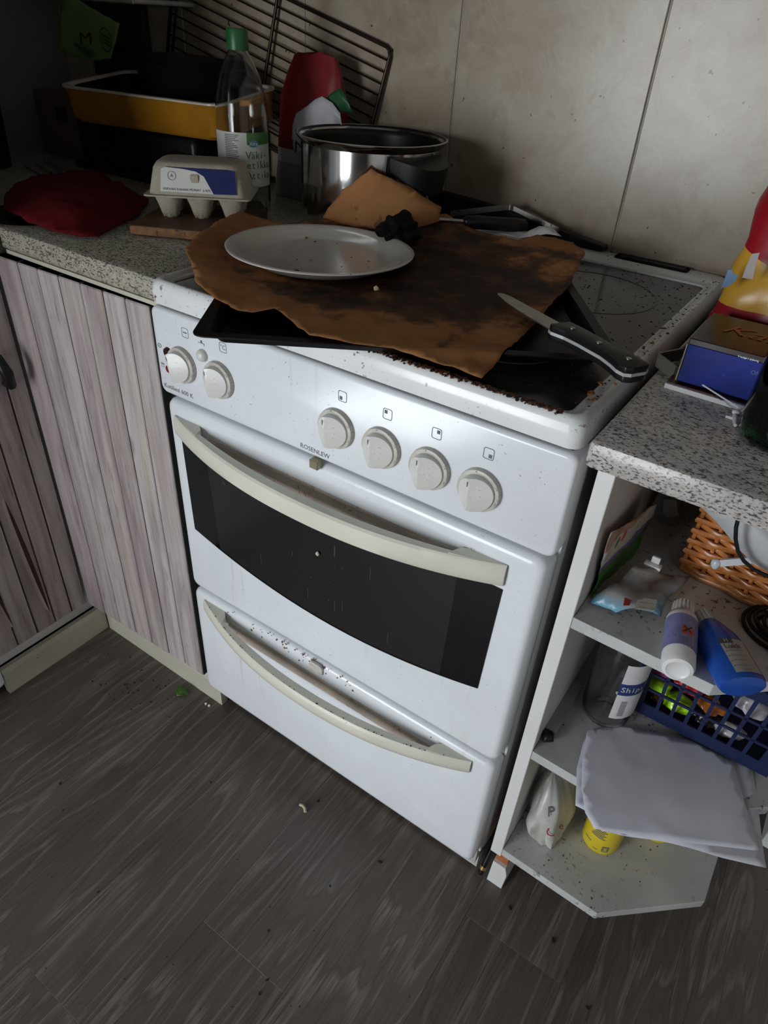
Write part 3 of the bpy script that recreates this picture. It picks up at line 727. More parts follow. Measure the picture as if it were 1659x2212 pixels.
def pot_handle_solid(an):
    d = Vector((cos(an), sin(an), 0)); s_ = Vector((-sin(an), cos(an), 0)); n = 14; up = []; lo_ = []
    for i in range(n+1):
        t = -1+2*i/n; out = .1125+.050*(1-abs(t)**3.0); p = PC+d*out+s_*(.052*t)
        up.append(p+Vector((0, 0, .126-.012*(1-t*t)))); lo_.append(p-d*.006+Vector((0, 0, .108-.030*(1-t*t))))
    iu = [PC+d*.1105+s_*(.052*(-1+2*i/n))+Vector((0, 0, .126)) for i in range(n+1)]; il = [PC+d*.1105+s_*(.052*(-1+2*i/n))+Vector((0, 0, .098)) for i in range(n+1)]
    bm = loft([[a, b_, c, e] for a, b_, c, e in zip(iu, up, lo_, il)], True, True)
    obj('handle', bm, m_black, pot, 50)
pot_handle_solid(ha); pot_handle(ha+pi, m_steel)
# things at the back of the hob
bk = prism([(.02, .903), (.405, .9065), (.402, .914), (.300, .928), (.170, .943), (.02, .951)], .5830, .600, 'y', bev=.002)
tag(obj('black_sheet', bk, m_black), 'long flat black pan lid edge wedged against the tiles', 'lid')
tg = thing('kitchen_tongs', 'bent metal tongs lying behind the baking paper', 'tongs', bp(1100, 450, 'y', .55))
T0, T1, T2 = bp(972, 462, 'y', .50), bp(1102, 447, 'y', .555), bp(1206, 497, 'y', .568)
def strip(a, b_, wd, th):
    d = (b_-a).normalized(); s_ = Vector((0, 0, 1)); q = [a+s_*wd, a-s_*wd, b_-s_*wd, b_+s_*wd]; e = Vector((0, th, 0))
    return loft([[p for p in q], [p+e for p in q]], True, True)
obj('arm', strip(T0, T1, .0045, .003), m_steel2, tg); obj('arm', strip(T1, T2, .0035, .003), m_steel2, tg)
obj('hinge', lathe([(0, -.004), (.0055, -.004), (.0055, .004), (0, .004)], 12, T1), m_steel2, tg)
bt2 = thing('utensil', 'black-handled utensil lying on white plastic behind the paper', 'utensil', bp(1080, 490, 'z', .935))
q0, q1 = bp(1000, 478, 'z', .945), bp(1138, 488, 'z', .936)
obj('handle', tube([q0.lerp(q1, t) for t in (0, .04, .2, .5, .8, .95, 1)], [.004, .009, .0105, .0105, .011, .0095, .004], 12), m_black, bt2, 60)
obj('shaft', tube([q0-(q1-q0)*.5, q0], .003, 8), m_steel2, bt2, 60)
wp = [(1020, 497, .930), (1053, 503, .930), (1120, 515, .931), (1165, 510, .934), (1213, 512, .936), (1195, 495, .941), (1165, 489, .945), (1140, 500, .935), (1090, 492, .932), (1050, 485, .932)]
tag(obj('plastic_wrapper', sheet([bp(x, y-2, 'z', z-.002) for x, y, z in wp], step=.01, wr=.003), m_whiteplastic, smooth=50, solid=.0005), 'crumpled white plastic wrapper between the paper and the tiles', 'wrapper')
# oven rack leaning on the tiles
rk = thing('oven_rack', 'dark wire oven rack leaning tilted against the tiled wall', 'oven rack', (-.3, .58, .95))
RA = radians(-14.5); RU = Vector((cos(RA), 0, sin(RA))); RV = Vector((-sin(RA), .05, cos(RA))).normalized()
RTR = Vector((-.045, .599, 1.152))                                   # top right corner
def rp(u, v): return RTR - RU*u - RV*v                                # u to the left, v down
RWd, RHt = .535, .25
m_wire = plain('browned_wire', (.035, .02, .015), .35, .6, var=.4)
fr_pts = [rp(.012, 0), rp(.004, .003), rp(0, .012), rp(0, RHt-.012), rp(.006, RHt), rp(RWd-.006, RHt), rp(RWd, RHt-.012), rp(RWd, .012), rp(RWd-.004, .003), rp(RWd-.012, 0)]
obj('rack_frame', tube(fr_pts, .0033, 8, closed=True), m_wire, rk, 60)
obj('cross_rod', tube([rp(.262, 0)+Vector((0, -.004, 0)), rp(.262, RHt)+Vector((0, -.004, 0))], .0033, 8), m_wire, rk, 60)
obj('cross_rod', tube([rp(RWd-.018, 0)+Vector((0, -.003, 0)), rp(RWd-.018, RHt)+Vector((0, -.003, 0))], .0025, 8), m_wire, rk, 60)
for i in range(1, 13): obj('bar', tube([rp(0, .0185*i), rp(RWd, .0185*i)], .0016, 6), m_wire, rk, 60)

# ------------------------------------------------------------------ left worktop
cb = thing('cutting_board', 'worn brown wooden cutting board under the egg carton', 'cutting board', (-.16, .24, ZL))
u_ = Vector((.885, .465, 0)).normalized(); v_ = Vector((-u_.y, u_.x, 0)); a0 = Vector((-.192, .118, 0))
Mcb = Matrix(((u_.x, v_.x, 0, a0.x), (u_.y, v_.y, 0, a0.y), (0, 0, 1, ZL), (0, 0, 0, 1)))
obj('board', prism(rrect(0, .175, 0, .175, .008, 4), .0005, .016, 'z', bev=.002), plain('dark_wood', (.085, .038, .018), .6, var=.4, vs=30), cb, 40, mat=Mcb)
obj('front_edge', prism(rrect(.003, .172, -.0008, .004, .0015, 2), .003, .0145, 'z'), plain('scuffed_wood_edge', (.26, .125, .05), .75, var=.35, vs=90, speck=(.03, .015, .01), ss=180, thr=.58), cb, mat=Mcb)
# egg carton
eg = thing('egg_carton', 'grey cardboard six-egg carton with blue and white label', 'egg carton', (-.165, .255, .917))
ea = radians(36); ME = TR(-.1655, .2535, .9165, ea)
m_pulp = plain('moulded_pulp', (.40, .36, .29), .9, var=.12, vs=60, bmp=.5)
def carton_half(zf, n=48, m_=28, LX=.150, LY=.098):
    bm = bmesh.new(); V = [[bm.verts.new(zf(LX*(i/n-.5), LY*(j/m_-.5))) for j in range(m_+1)] for i in range(n+1)]
    for i in range(n):
        for j in range(m_): bm.faces.new((V[i][j], V[i+1][j], V[i+1][j+1], V[i][j+1]))
    return bm
def cup(x, y):
    cx = (math.floor((x+.075)/.05)+.5)*.05-.075; cx = max(-.05, min(.05, cx)); cy = .0235 if y > 0 else -.0235
    dx, dy = abs(x-cx)/.0235, abs(y-cy)/.0225; r = (dx**2.4+dy**2.4)**(1/2.4)
    z = .034*min(1, max(0, (r-.52)/.46))**.75
    ed = min(.075-abs(x), .049-abs(y)); 
    return Vector((x, y, z if ed > .003 else .034))
obj('cups', carton_half(cup), m_pulp, eg, 60, mat=ME, solid=.0016)
bm = loft([[(a, b_, z) for a, b_ in rrect(-hx, hx, -hy, hy, r, 5)] for hx, hy, r, z in ((.083, .055, .008, .033), (.083, .055, .008, .0352), (.0765, .0495, .014, .0355), (.0735, .0470, .016, .050), (.0690, .0425, .018, .071), (.0645, .0385, .018, .078), (.0585, .032, .018, .0805))], True, True)
obj('lid', bm, m_pulp, eg, 50, mat=ME)
m_lblw = plain('label_white', (.60, .60, .55), .45, var=.05); m_lbln = plain('label_navy', (.010, .018, .10), .6, var=.2, spec=.2)
# printed label wraps the front slope and the top of the lid
F0, F1, F2 = Vector((0, -.0490, .0395)), Vector((0, -.0415, .0735)), Vector((0, .026, .0815))
fo = Vector((0, -.0008, .0004))
def lab(name, pts2, m, off=0.0):
    """pts2: (x, s) with s 0..1 up the front slope, 1..2 over the top"""
    bm = bmesh.new(); vs = []
    for x, s in pts2:
        p = F0.lerp(F1, s) if s <= 1 else F1.lerp(F2, s-1)
        vs.append(bm.verts.new(p+fo*(1.6+off)+Vector((x, 0, 0))))
    bm.faces.new(vs); return obj(name, bm, m, eg, mat=ME)
lw = lab('label_front_white', [(-.056, .02), (.026, .0), (.018, .4), (.012, .7), (.0, .88), (-.02, .96), (-.046, 1.0), (-.053, .93)], m_lblw)
lab('label_front_navy', [(.026, .0), (.062, .02), (.060, .98), (.050, 1.), (-.046, 1.0), (-.02, .96), (.0, .88), (.012, .7), (.018, .4)], m_lbln)
lab('label_top', [(-.046, 1.0), (.050, 1.), (.048, 1.12), (.046, 1.75), (-.042, 1.75), (-.044, 1.12)], m_lbln)
lab('label_top_white', [(-.02, 1.1), (.02, 1.05), (.045, 1.2), (.045, 1.6), (0, 1.5)], m_lblw, 1)
sl = (F1-F0).normalized(); R3 = ME.to_3x3()
def lp(x, s): return ME @ (F0.lerp(F1, s)+fo*2.2+Vector((x, 0, 0)))
text('lettering', 'A', lp(-.037, .66), R3 @ Vector((1, 0, 0)), R3 @ sl, m_print, lw, size=.007)
bm = lathe([(.0058, 0), (.0063, 0), (.0063, .0002), (.0058, .0002), (.0058, 0)], 24); Mx = Matrix((Vector((1, 0, 0)), sl, Vector((1, 0, 0)).cross(sl))).transposed().to_4x4(); Mx.translation = F0.lerp(F1, .66)+fo*2.2+Vector((-.037, 0, 0))
obj('stamp_ring', bm, m_print, lw, mat=ME @ Mx)
text('lettering', 'VAPAAN KANAN MUNAT  6 KPL', lp(-.015, .12), R3 @ Vector((1, 0, 0)), R3 @ sl, m_print, lw, width=.074)
bm = bmesh.new(); bmesh.ops.create_cube(bm, size=1)
for v in bm.verts: v.co = Vector((v.co.x*.014-.002, v.co.y*.004, v.co.z*.013))
bmesh.ops.bevel(bm, geom=bm.edges[:], offset=.0015, segments=2, affect='EDGES')
bm.transform(Matrix.Translation(F0.lerp(F1, .58)+fo*1.5)); obj('closing_tab', bm, m_pulp, eg, 50, mat=ME)
# vinegar bottle
vb = thing('vinegar_bottle', 'clear plastic vinegar bottle with green screw cap behind the egg carton', 'bottle', (-.193, .378, ZL))
VC = (-.193, .378, ZL)
m_pet = glassy('clear_plastic', (.95, .97, .95), .06, 1.38)
obj('bottle_body', lathe([(0, .001), (.036, .0), (.0425, .006), (.0435, .02), (.0435, .150), (.041, .175), (.033, .205), (.021, .230), (.0145, .240), (.0145, .252), (.0135, .252), (.0135, .240), (.020, .229), (.032, .204), (.040, .174), (.0425, .149), (.0425, .02), (.036, .003), (0, .003)], 48, VC), m_pet, vb, 60)
obj('cap', lathe([(0, .240), (.0170, .240), (.0174, .244), (.0174, .266), (.0160, .2685), (0, .2690)], 36, VC), plain('green_plastic', (.015, .11, .03), .4), vb, 40)
def wrap(name, c, R, z0, z1, a0, a1, m, parent, seg=24):
    bm = bmesh.new(); A = []; B = []
    for i in range(seg+1):
        a = radians(a0+(a1-a0)*i/seg); A.append(bm.verts.new((c[0]+R*cos(a), c[1]+R*sin(a), z0))); B.append(bm.verts.new((c[0]+R*cos(a), c[1]+R*sin(a), z1)))
    for i in range(seg): bm.faces.new((A[i], A[i+1], B[i+1], B[i]))
    return obj(name, bm, m, parent, 60)
def wtext(s, c, R, ang, z, size, m, parent, width=None):
    a = radians(ang); return text('lettering', s, (c[0]+R*cos(a), c[1]+R*sin(a), z), (-sin(a), cos(a), 0), (0, 0, 1), m, parent, size=None if width else size, width=width)
va = math.degrees(math.atan2(CAM.y-VC[1], CAM.x-VC[0]))       # direction towards the camera
lb = wrap('label', VC, .0438, ZL+.045, ZL+.128, va-85, va+75, plain('cream_label', (.55, .56, .50), .5, var=.05), vb)
wrap('label_band', VC, .0440, ZL+.110, ZL+.128, va+8, va+75, plain('label_green', (.06, .17, .05), .5), lb)
m_ltx = plain('leaf_green_print', (.05, .15, .02), .5)
m_teal = plain('teal_print', (.02, .14, .17), .4)
bm = lathe([(0, 0), (.0085, 0), (.0085, .0004), (0, .0004)], 24); a = radians(va+22)
bm.transform(Matrix.Translation((VC[0]+.0443*cos(a), VC[1]+.0443*sin(a), ZL+.112)) @ Matrix.Rotation(a, 4, 'Z') @ Matrix.Rotation(radians(90), 4, 'Y') @ Matrix.Diagonal((.65, 1, 1, 1)))
obj('logo', bm, m_teal, lb); wtext('Xtra', VC, .0449, va+22, ZL+.112, .008, m_lblw, lb)
for s, z in (('Väki-', .094), ('etikka', .079), ('Ättika', .063)):
    for i, ch in enumerate(s): wtext(ch, VC, .0443, va+10+i*10.5, ZL+z, .0165, m_ltx, lb)
rnd = random.Random(3)
for i in range(30):
    a_ = va-42; wd = rnd.uniform(18, 34)
    wrap('fine_print', VC, .0441, ZL+.048+i*.0026, ZL+.0492+i*.0026, a_, a_+wd, m_print, lb, 5)
# toaster-like black box, yellow dish and pans on it
ap = thing('countertop_appliance', 'black boxy appliance under the yellow oven dish', 'appliance', (-.51, .47, ZL))
obj('housing', box(-.69, -.335, .395, .575, ZL+.012, ZL+.094, .012, 3), m_black, ap, 40)
obj('base', box(-.70, -.325, .385, .58, ZL+.001, ZL+.014, .004), m_black, ap)
obj('lever', loft([[(x, y, z) for x, z in rrect(-.40-s_, -.335+s_, ZL+.045-s_, ZL+.068+s_, .01, 4)] for y, s_ in ((.395, 0), (.372, 0), (.366, -.003))], True, True), m_black, ap, 40)
yd = thing('oven_dish', 'yellow ceramic oven dish with white rim holding dark pans', 'dish', (-.46, .47, .995))
ya = math.atan2(.06, .378); YM = TR(-.263, .394, 1.056, ya) @ Matrix.Rotation(radians(6.0), 4, 'X')
m_yel = plain('yellow_glaze', (.38, .165, .014), .25, var=.08)
m_rimw = plain('white_glaze_rim', (.55, .50, .42), .25, var=.05)
yl = lambda i, z, r=.03: [(a, b_, z) for a, b_ in rrect(-.383+i, -i, i, .20-i, r, 6)]
obj('dish_wall', loft([yl(.012, -.062), yl(.006, -.055), yl(.004, -.012), yl(.0, -.004)], True, False), m_yel, yd, 40, mat=YM)
obj('rim', loft([yl(.0, -.004), yl(.0, -.001), yl(.004, .0), yl(.008, -.001), yl(.0085, -.004)]), m_rimw, yd, 40, mat=YM)
obj('inside', loft([yl(.0085, -.004), yl(.012, -.015), yl(.02, -.052), yl(.04, -.057)], False, True), m_rimw, yd, 40, mat=YM)
for s_ in (-1, 1):
    cx = -.383 if s_ < 0 else 0
    obj('lug', prism([(cx, .06), (cx+s_*.018, .07), (cx+s_*.022, .10), (cx+s_*.018, .13), (cx, .14)], -.012, -.002, 'z', bev=.002), m_yel, yd, mat=YM)
def pan(name, label, M4, R, H, hang, hl, m, hm):
    p = thing(name, label, 'pan', M4.translation)
    obj('pan_body', lathe([(0, 0), (R*.8, 0), (R*.86, .004), (R, H-.002), (R+.003, H), (R-.001, H), (R*.84, .007), (0, .005)], 48), m, p, 50, mat=M4)
    d = Vector((cos(hang), sin(hang), 0)); q = Vector((0, 0, H*.75))
    obj('handle', tube([q+d*(R-.002), q+d*(R+.03)+Vector((0, 0, .004)), q+d*(R+hl*.5)+Vector((0, 0, .008)), q+d*(R+hl)+Vector((0, 0, .006))], [.007, .009, .011, .009], 10), hm, p, 60, mat=M4)
    obj('hanging_ring', tube([q+d*(R+hl+.008+.009*cos(t))+Vector((-d.y, d.x, 0))*.009*sin(t)+Vector((0, 0, .005)) for t in [2*pi*i/12 for i in range(12)]], .0025, 6, closed=True), m_steel2, p, 60, mat=M4)
    return p
pan('saucepan', 'dark saucepan stacked in the yellow dish, long handle pointing left', TR(-.425, .485, 1.046, 0) @ Matrix.Rotation(radians(4), 4, 'Y'), .105, .062, radians(180), .19, m_blackmetal, m_black)
rp_ = thing('roasting_pan', 'flat black pan lying level inside the yellow dish', 'pan', (-.46, .48, 1.0))
bl4 = lambda i, z, r=.028: [(a, b_, z) for a, b_ in rrect(-.370+i, -.013-i, .013+i, .187-i, r, 6)]
obj('pan_wall', loft([bl4(.016, -.044), bl4(.014, -.040), bl4(.0, -.006), bl4(.004, -.004), bl4(.02, -.034)], True, True), m_blackmetal, rp_, 40, mat=YM)
pan('steel_pan', 'small steel pan in front of the saucepan in the yellow dish', TR(-.335, .455, 1.026, 0) @ Matrix.Rotation(radians(4), 4, 'X'), .05, .018, radians(170), .03, m_steel2, m_black)
# red cloth
RP = [(8, 452, .909), (60, 482, .907), (110, 497, .906), (175, 512, .905), (215, 510, .905), (262, 486, .904), (300, 468, .904), (322, 432, .906), (270, 405, .916), (212, 372, .918), (150, 372, .922), (80, 385, .925), (30, 400, .925), (10, 430, .918)]
rc = obj('red_cloth', sheet([bp(x, y, 'z', z) for x, y, z in RP], [bp(x, y, 'z', z) for x, y, z in ((150, 440, .932), (220, 440, .925), (90, 440, .928))], step=.012, wr=.006, wsc=18, lim=lambda x, y, z: max(z, .9064)), plain('dark_red_cloth', (.10, .004, .008), .9, spec=.15, var=.25, vs=40, bmp=.3), smooth=60, solid=.003)
tag(rc, 'dark red cloth lying crumpled on the left worktop', 'cloth')
for (x, y), w_ in zip(((55, 360), (75, 352), (95, 345)), ('leftmost', 'middle', 'rightmost')):
    a_, b_ = bp(x, y, 'z', .905), bp(x+45, y+28, 'z', .905)
    f_ = thing('fork', w_+' of three thin cutlery pieces behind the red cloth', 'cutlery', a_, 'cutlery behind the red cloth')
    obj('shaft', tube([a_, a_.lerp(b_, .5)+Vector((0, 0, .002)), b_], [.002, .0025, .003], 6), m_steel2, f_, 60)
    obj('tip', blob(b_, .006, 1, .1, 1, (1, 1, .4)), m_steel2, f_, 60)
bw = thing('dark_plate', 'glossy black plate peeking out from under the red cloth', 'plate', (-.385, .085, ZL))
obj('plate_body', lathe([(0, .0005), (.055, .0005), (.078, .003), (.079, .0042), (.074, .0040), (.05, .002), (0, .002)], 40, (-.385, .085, ZL)), m_blackglass, bw, 50)
# green bag on the white wire shelf, board and packet behind
ws = thing('wire_shelf', 'white coated wire shelf above the worktop in the dark corner', 'shelf', (-.76, .5, 1.19))
m_wirew = plain('white_wire', (.42, .42, .38), .5, var=.2)
for y in (.46, .60): obj('rail', tube([(XL, y, 1.193), (-.535, y, 1.193)], .0045, 8), m_wirew, ws, 60)
for i in range(20): obj('wire', tube([(-.975+.0228*i, .458, 1.196), (-.975+.0228*i, .604, 1.196)], .002, 6), m_wirew, ws, 60)
obj('end_rail', tube([(-.535, .46, 1.193), (-.535, .604, 1.193)], .004, 8), m_wirew, ws, 60)
GP = [(136, -30), (128, 60), (125, 108), (150, 122), (205, 131), (241, 126), (258, 50), (236, 38), (200, 18), (165, -5), (160, -30)]
m_green = plain('green_packaging', (.115, .19, .06), .7, var=.12)
gb = obj('green_bag', sheet([bp(x, y, 'y', .440-.02*((y+30)/160)) for x, y in GP], plane='xz', step=.014, wr=.004, wsc=14), m_green, smooth=60, solid=.001)
tag(gb, 'green bag printed with a black letter M hanging from the wire shelf', 'bag')
def on(px, py, yv): return bp(px, py, 'y', yv)
O = on(185, 84, .416); text('lettering', 'M', O, RT, UP+RT*-.1, m_black, gb, size=.034)
bm = bmesh.new()
for y_, w_ in ((103, 42), (112, 34)):
    a_, b_ = on(160+(y_-103), y_-8, .416), on(160+w_, y_+w_*.52-8, .416); e = Vector((0, 0, .0035))
    bm.faces.new([bm.verts.new(p) for p in (a_-e, b_-e, b_+e, a_+e)])
obj('printed_lines', bm, plain('dark_green_print', (.03, .06, .015), .7), gb)
O = on(228, 86, .416); ring = [(O.x+.018*cos(t), O.z+.020*sin(t)) for t in [2*pi*i/24 for i in range(24)]]; ri = [(O.x+.0155*cos(t), O.z+.0175*sin(t)) for t in [2*pi*i/24 for i in range(24)]]
bm = bmesh.new(); A = [bm.verts.new((x, O.y, z)) for x, z in ring]; B = [bm.verts.new((x, O.y, z)) for x, z in ri]
for i in range(24): bm.faces.new((A[i], A[(i+1) % 24], B[(i+1) % 24], B[i]))
for dz in (-.006, .0, .006): bm.faces.new([bm.verts.new((O.x+a_, O.y, O.z+dz+b_-a_*.3)) for a_, b_ in ((-.011, -.0016), (.011, -.0016), (.011, .0016), (-.011, .0016))])
obj('printed_stamp', bm, bpy.data.materials['dark_green_print'], gb)
db = obj('serving_board', prism(rrect(-.86, -.672, ZL, 1.32, .02, 4), .586, .6035, 'y', bev=.003), plain('blackened_wood', (.02, .012, .008), .6, var=.3), smooth=40)
tag(db, 'nearly black board standing against the tiles behind the green bag', 'board')
pk = thing('food_packet', 'dim pale red packet standing left of the black appliance', 'packet', (-.79, .45, ZL))
obj('packet_body', box(-.88, -.715, .43, .49, ZL+.0005, ZL+.125, .006), plain('dim_packet', (.10, .05, .045), .6, var=.2), pk, 40)
obj('print_patch', box(-.80, -.765, .4275, .4299, ZL+.075, ZL+.1), m_black, pk)
ut = thing('utensil_holder', 'dark utensil pot with steel tools at the far left of the worktop', 'utensil holder', (-.80, .25, ZL))
obj('pot', lathe([(0, .001), (.045, .001), (.05, .13), (.047, .13), (.043, .006), (0, .006)], 32, (-.80, .25, ZL)), m_black, ut, 50)
for i, (dx, dy) in enumerate(((-.02, .01), (.0, -.015), (.02, .01))):
    obj('tool', tube([(-.80+dx*.5, .25+dy*.5, ZL+.01), (-.80+dx*2.2, .25+dy*2, ZL+.25)], .004, 8), m_steel2, ut, 60)
# bag of flour behind the pot
fb = thing('food_bag', 'red white and green plastic food bag standing behind the pot', 'bag', (-.215, .54, ZL))
def bagmesh(c, W_, D_, H_, seed, lean=(0, 0), nz=22, na=36, amp=.12, top=.25, belly=1.1):
    bm = bmesh.new(); rings = []
    for j in range(nz+1):
        t = j/nz; ww = W_*(1 if t < .7 else 1-(1-.62)*((t-.7)/.3)**1.3); dd = D_*(belly-(belly-top)*t**1.6)
        rr = []
        for k in range(na):
            a = 2*pi*k/na; ca, sa = cos(a), sin(a)
            x = ww*.5*math.copysign(abs(ca)**.7, ca); y = dd*.5*math.copysign(abs(sa)**.7, sa)
            nn = noise.noise(Vector((x*22, y*22, t*6+seed)))*amp*D_*.5
            n2 = noise.noise(Vector((x*60, y*60, t*16+seed)))*amp*D_*.2
            rr.append(bm.verts.new((c[0]+x+lean[0]*t+nn*ca, c[1]+y+lean[1]*t+(nn+n2)*sa, c[2]+H_*t+(0 if t < .9 else .012*noise.noise(Vector((x*30, 0, seed)))))))
        rings.append(rr)
    for A, B in zip(rings, rings[1:]):
        for k in range(na): bm.faces.new((A[k], A[(k+1) % na], B[(k+1) % na], B[k]))
    bm.faces.new(rings[0]); bm.faces.new(rings[-1]); return bm
def zbands(name, stops, rough=.4, axis='Z', wob=.25):
    """flat printed colour zones on packaging"""
    g = G(name); tc = g.n('ShaderNodeTexCoord'); sp = g.n('ShaderNodeSeparateXYZ'); g.l(tc.outputs['Object'], sp.inputs[0])
    f = sp.outputs[axis]
    if wob: f = g.math('ADD', f, g.math('MULTIPLY', sp.outputs['X'], wob))
    x = g.n('ShaderNodeValToRGB'); x.color_ramp.interpolation = 'CONSTANT'; e = x.color_ramp.elements
    while len(e) < len(stops): e.new(.9)
    for i, (p, c) in enumerate(stops): e[i].position = p; e[i].color = c+(1,)
    g.l(g.math('MULTIPLY', f, .5), x.inputs[0]); n = g.noise(g.coords(), 18, 4)
    g.set(g.mix(.5, x.outputs[0], g.ramp(n, [(.3, .72), (.7, 1.1)]), 'MULTIPLY'), rough); return g.m
m_fb = zbands('printed_food_bag', [(0, (.20, .17, .16)), (.480, (.34, .31, .31)), (.492, (.13, .010, .012)), (.5, (.17, .010, .014)), (.9, (.2, 0, 0))], .3, wob=0)
obj('bag_body', bagmesh((-.185, .545, ZL+.001), .15, .070, .235, 3, (.015, .0)), m_fb, fb, 60)
obj('white_emblem', sheet([bp(x, y, 'y', .500) for x, y in ((632, 270), (640, 245), (665, 228), (680, 215), (695, 208), (718, 222), (735, 245), (740, 300), (690, 330), (636, 330), (630, 300))], plane='xz', step=.015, wr=.001), plain('bag_white_print', (.42, .42, .44), .4), fb, 60, solid=.0006)
obj('green_corner', sheet([bp(x, y, 'y', .506) for x, y in ((716, 200), (738, 190), (750, 215), (764, 245), (720, 235), (705, 212))], plane='xz', step=.015, wr=.002), plain('bag_green_print', (.012, .07, .025), .4), fb, 60, solid=.0006)
O = bp(646, 318, 'y', .496); text('lettering', "'N", O, RT, UP, m_black, fb, size=.032)

# ------------------------------------------------------------------ right worktop
bk_ = thing('booklet', 'dark red booklet with white page edge under the blue box', 'book', (.68, .19, ZR))
BK = [(.633, .141), (.632, .25), (.74, .25), (.74, .139)]
obj('pages', prism(BK, ZR+.0004, ZR+.0055, 'z'), m_whiteplastic, bk_)
obj('cover', prism([(.6335, .144), (.6325, .25), (.7395, .25), (.7395, .142)], ZR+.0056, ZR+.0068, 'z'), plain('maroon_cover', (.05, .008, .008), .4), bk_)
xb = thing('chocolate_box', 'small dark box with bright blue front and script lettering on top', 'box', (.70, .2, ZR+.007))
BX0, BX1, BY0, BY1, BZ0, BZ1 = .641, .765, .150, .250, ZR+.008, .952
obj('carton', box(BX0, BX1, BY0, BY1, BZ0, BZ1, .0008, 1), plain('dark_brown_card', (.022, .010, .012), .3, var=.1), xb)
obj('front_face', box(BX0+.001, BX1-.001, BY0-.0012, BY0-.0001, BZ0+.0008, BZ1-.006, .0004, 1), plain('blue_card', (.004, .018, .20), .5, var=.25, vs=50, spec=.25, speck=(.14, .18, .35), ss=140, thr=.71), xb)
obj('side_edge', box(BX0-.0012, BX0-.0001, BY0+.0003, BY0+.004, BZ0, BZ1-.007), plain('raw_card', (.40, .38, .30), .8), xb)
text('lettering', 'Karl', (.693, .205, BZ1+.0006), (1, -.03, 0), (.03, 1, 0), plain('copper_print', (.50, .13, .06), .5), xb, size=.040, shear=.4)
text('lettering', 'OPEN', (.713, BY0-.0016, .935), (1, 0, 0), (0, 0, 1), plain('pale_blue_print', (.12, .16, .33), .4), xb, size=.006)
bm = bmesh.new()
for i in range(9): flake((.690+.0022*i, BY0-.0002, BZ1-.0055), (0, -.6, 1), .0018, 60+i, bm)
o = obj('worn_corner', bm, m_whiteplastic, xb)
cbag = thing('snack_bag', 'red and yellow crinkled snack bag standing behind the blue box', 'snack bag', (.74, .31, ZR))
g = G('printed_snack_bag'); tc = g.n('ShaderNodeTexCoord'); sp = g.n('ShaderNodeSeparateXYZ'); g.l(tc.outputs['Object'], sp.inputs[0])
c = g.mix(g.math('GREATER_THAN', sp.outputs['Z'], .954), (.26, .012, .02), (.52, .28, .03))
c = g.mix(g.math('GREATER_THAN', g.math('ADD', sp.outputs['Z'], g.math('MULTIPLY', sp.outputs['X'], .36)), 1.2435), c, (.27, .006, .014))
g.set(c, .32); m_snack = g.m
obj('bag_body', bagmesh((.742, .316, ZR+.001), .235, .10, .27, 9, (.03, .02), amp=.30, top=.2), m_snack, cbag, 35)
m_bluep = plain('snack_blue_print', (.03, .12, .25), .35); m_silv = plain('snack_silver_print', (.22, .19, .18), .4, .2)
obj('blue_print', sheet([bp(x, y, 'y', .258) for x, y in ((1558, 622), (1566, 600), (1573, 583), (1583, 582), (1582, 590), (1594, 593), (1590, 605), (1575, 618))], plane='xz', step=.01, wr=.0), m_bluep, cbag, solid=.0004)
obj('silver_print', sheet([bp(x, y, 'y', .254) for x, y in ((1603, 600), (1612, 575), (1625, 548), (1641, 546), (1632, 575), (1626, 603))], plane='xz', step=.01, wr=.0), m_silv, cbag, solid=.0004)
gbt = thing('green_bottle', 'dark green glass bottle standing at the right edge of the worktop', 'bottle', (.752, .096, ZR))
GC = (.7545, .098, ZR)
obj('glass', lathe([(0, .004), (.022, .0025), (.032, .0), (.0385, .006), (.0395, .02), (.0395, .17), (.034, .195), (.019, .225), (.0145, .24), (.0145, .285), (.016, .29), (.0125, .29), (.012, .24), (.017, .224), (.032, .193), (.037, .168), (.037, .02), (.03, .008), (0, .010)], 48, GC), glassy('dark_green_glass', (.02, .22, .07), .06, 1.5), gbt, 60)
obj('contents', lathe([(0, .0115), (.025, .0115), (.031, .022), (.031, .13), (0, .13)], 40, GC), G('dark_drink').set((.004, .012, .006), .15).m, gbt, 60)
ps = thing('plastic_strip', 'clear plastic strip poking out from under the blue box', 'strip', (.7, .12, ZR))
a_, b_ = bp(1500, 822, 'z', ZR+.009), bp(1607, 890, 'z', ZR+.002)
d = (b_-a_).normalized(); s_ = Vector((-d.y, d.x, 0))*.006
m_clear = glassy('clear_acrylic', (.85, .88, .9), .08, 1.2)
obj('channel', loft([[p+s_, p-s_, p-s_+Vector((0, 0, .004)), p+s_+Vector((0, 0, .004))] for p in (a_, b_)], True, True), m_clear, ps)
obj('edge_rib', tube([a_-s_+Vector((0, 0, .004)), b_-s_+Vector((0, 0, .004))], .0009, 6), m_whiteplastic, ps)
hd = thing('plastic_holder', 'smoky clear plastic holder between the stove and the blue box', 'holder', bp(1440, 775, 'z', ZR+.01))
for nm_, P_ in (('bar', ((1425, 765), (1462, 792))), ('bar', ((1425, 762), (1475, 752))), ('bar', ((1470, 752), (1492, 738)))):
    a_, b_ = [bp(x, y, 'z', ZR+.016) for x, y in P_]
    n_ = (b_-a_).cross(Vector((0, 0, 1))).normalized()*.0012
    obj(nm_, loft([[p+n_, p-n_, p-n_-Vector((0, 0, .0145)), p+n_-Vector((0, 0, .0145))] for p in (a_, b_)], True, True), plain('smoky_plastic', (.16, .15, .13), .25), hd)
fg = thing('plastic_clip', 'little white plastic clip beside the green bottle', 'clip', bp(1585, 905, 'z', ZR+.003))
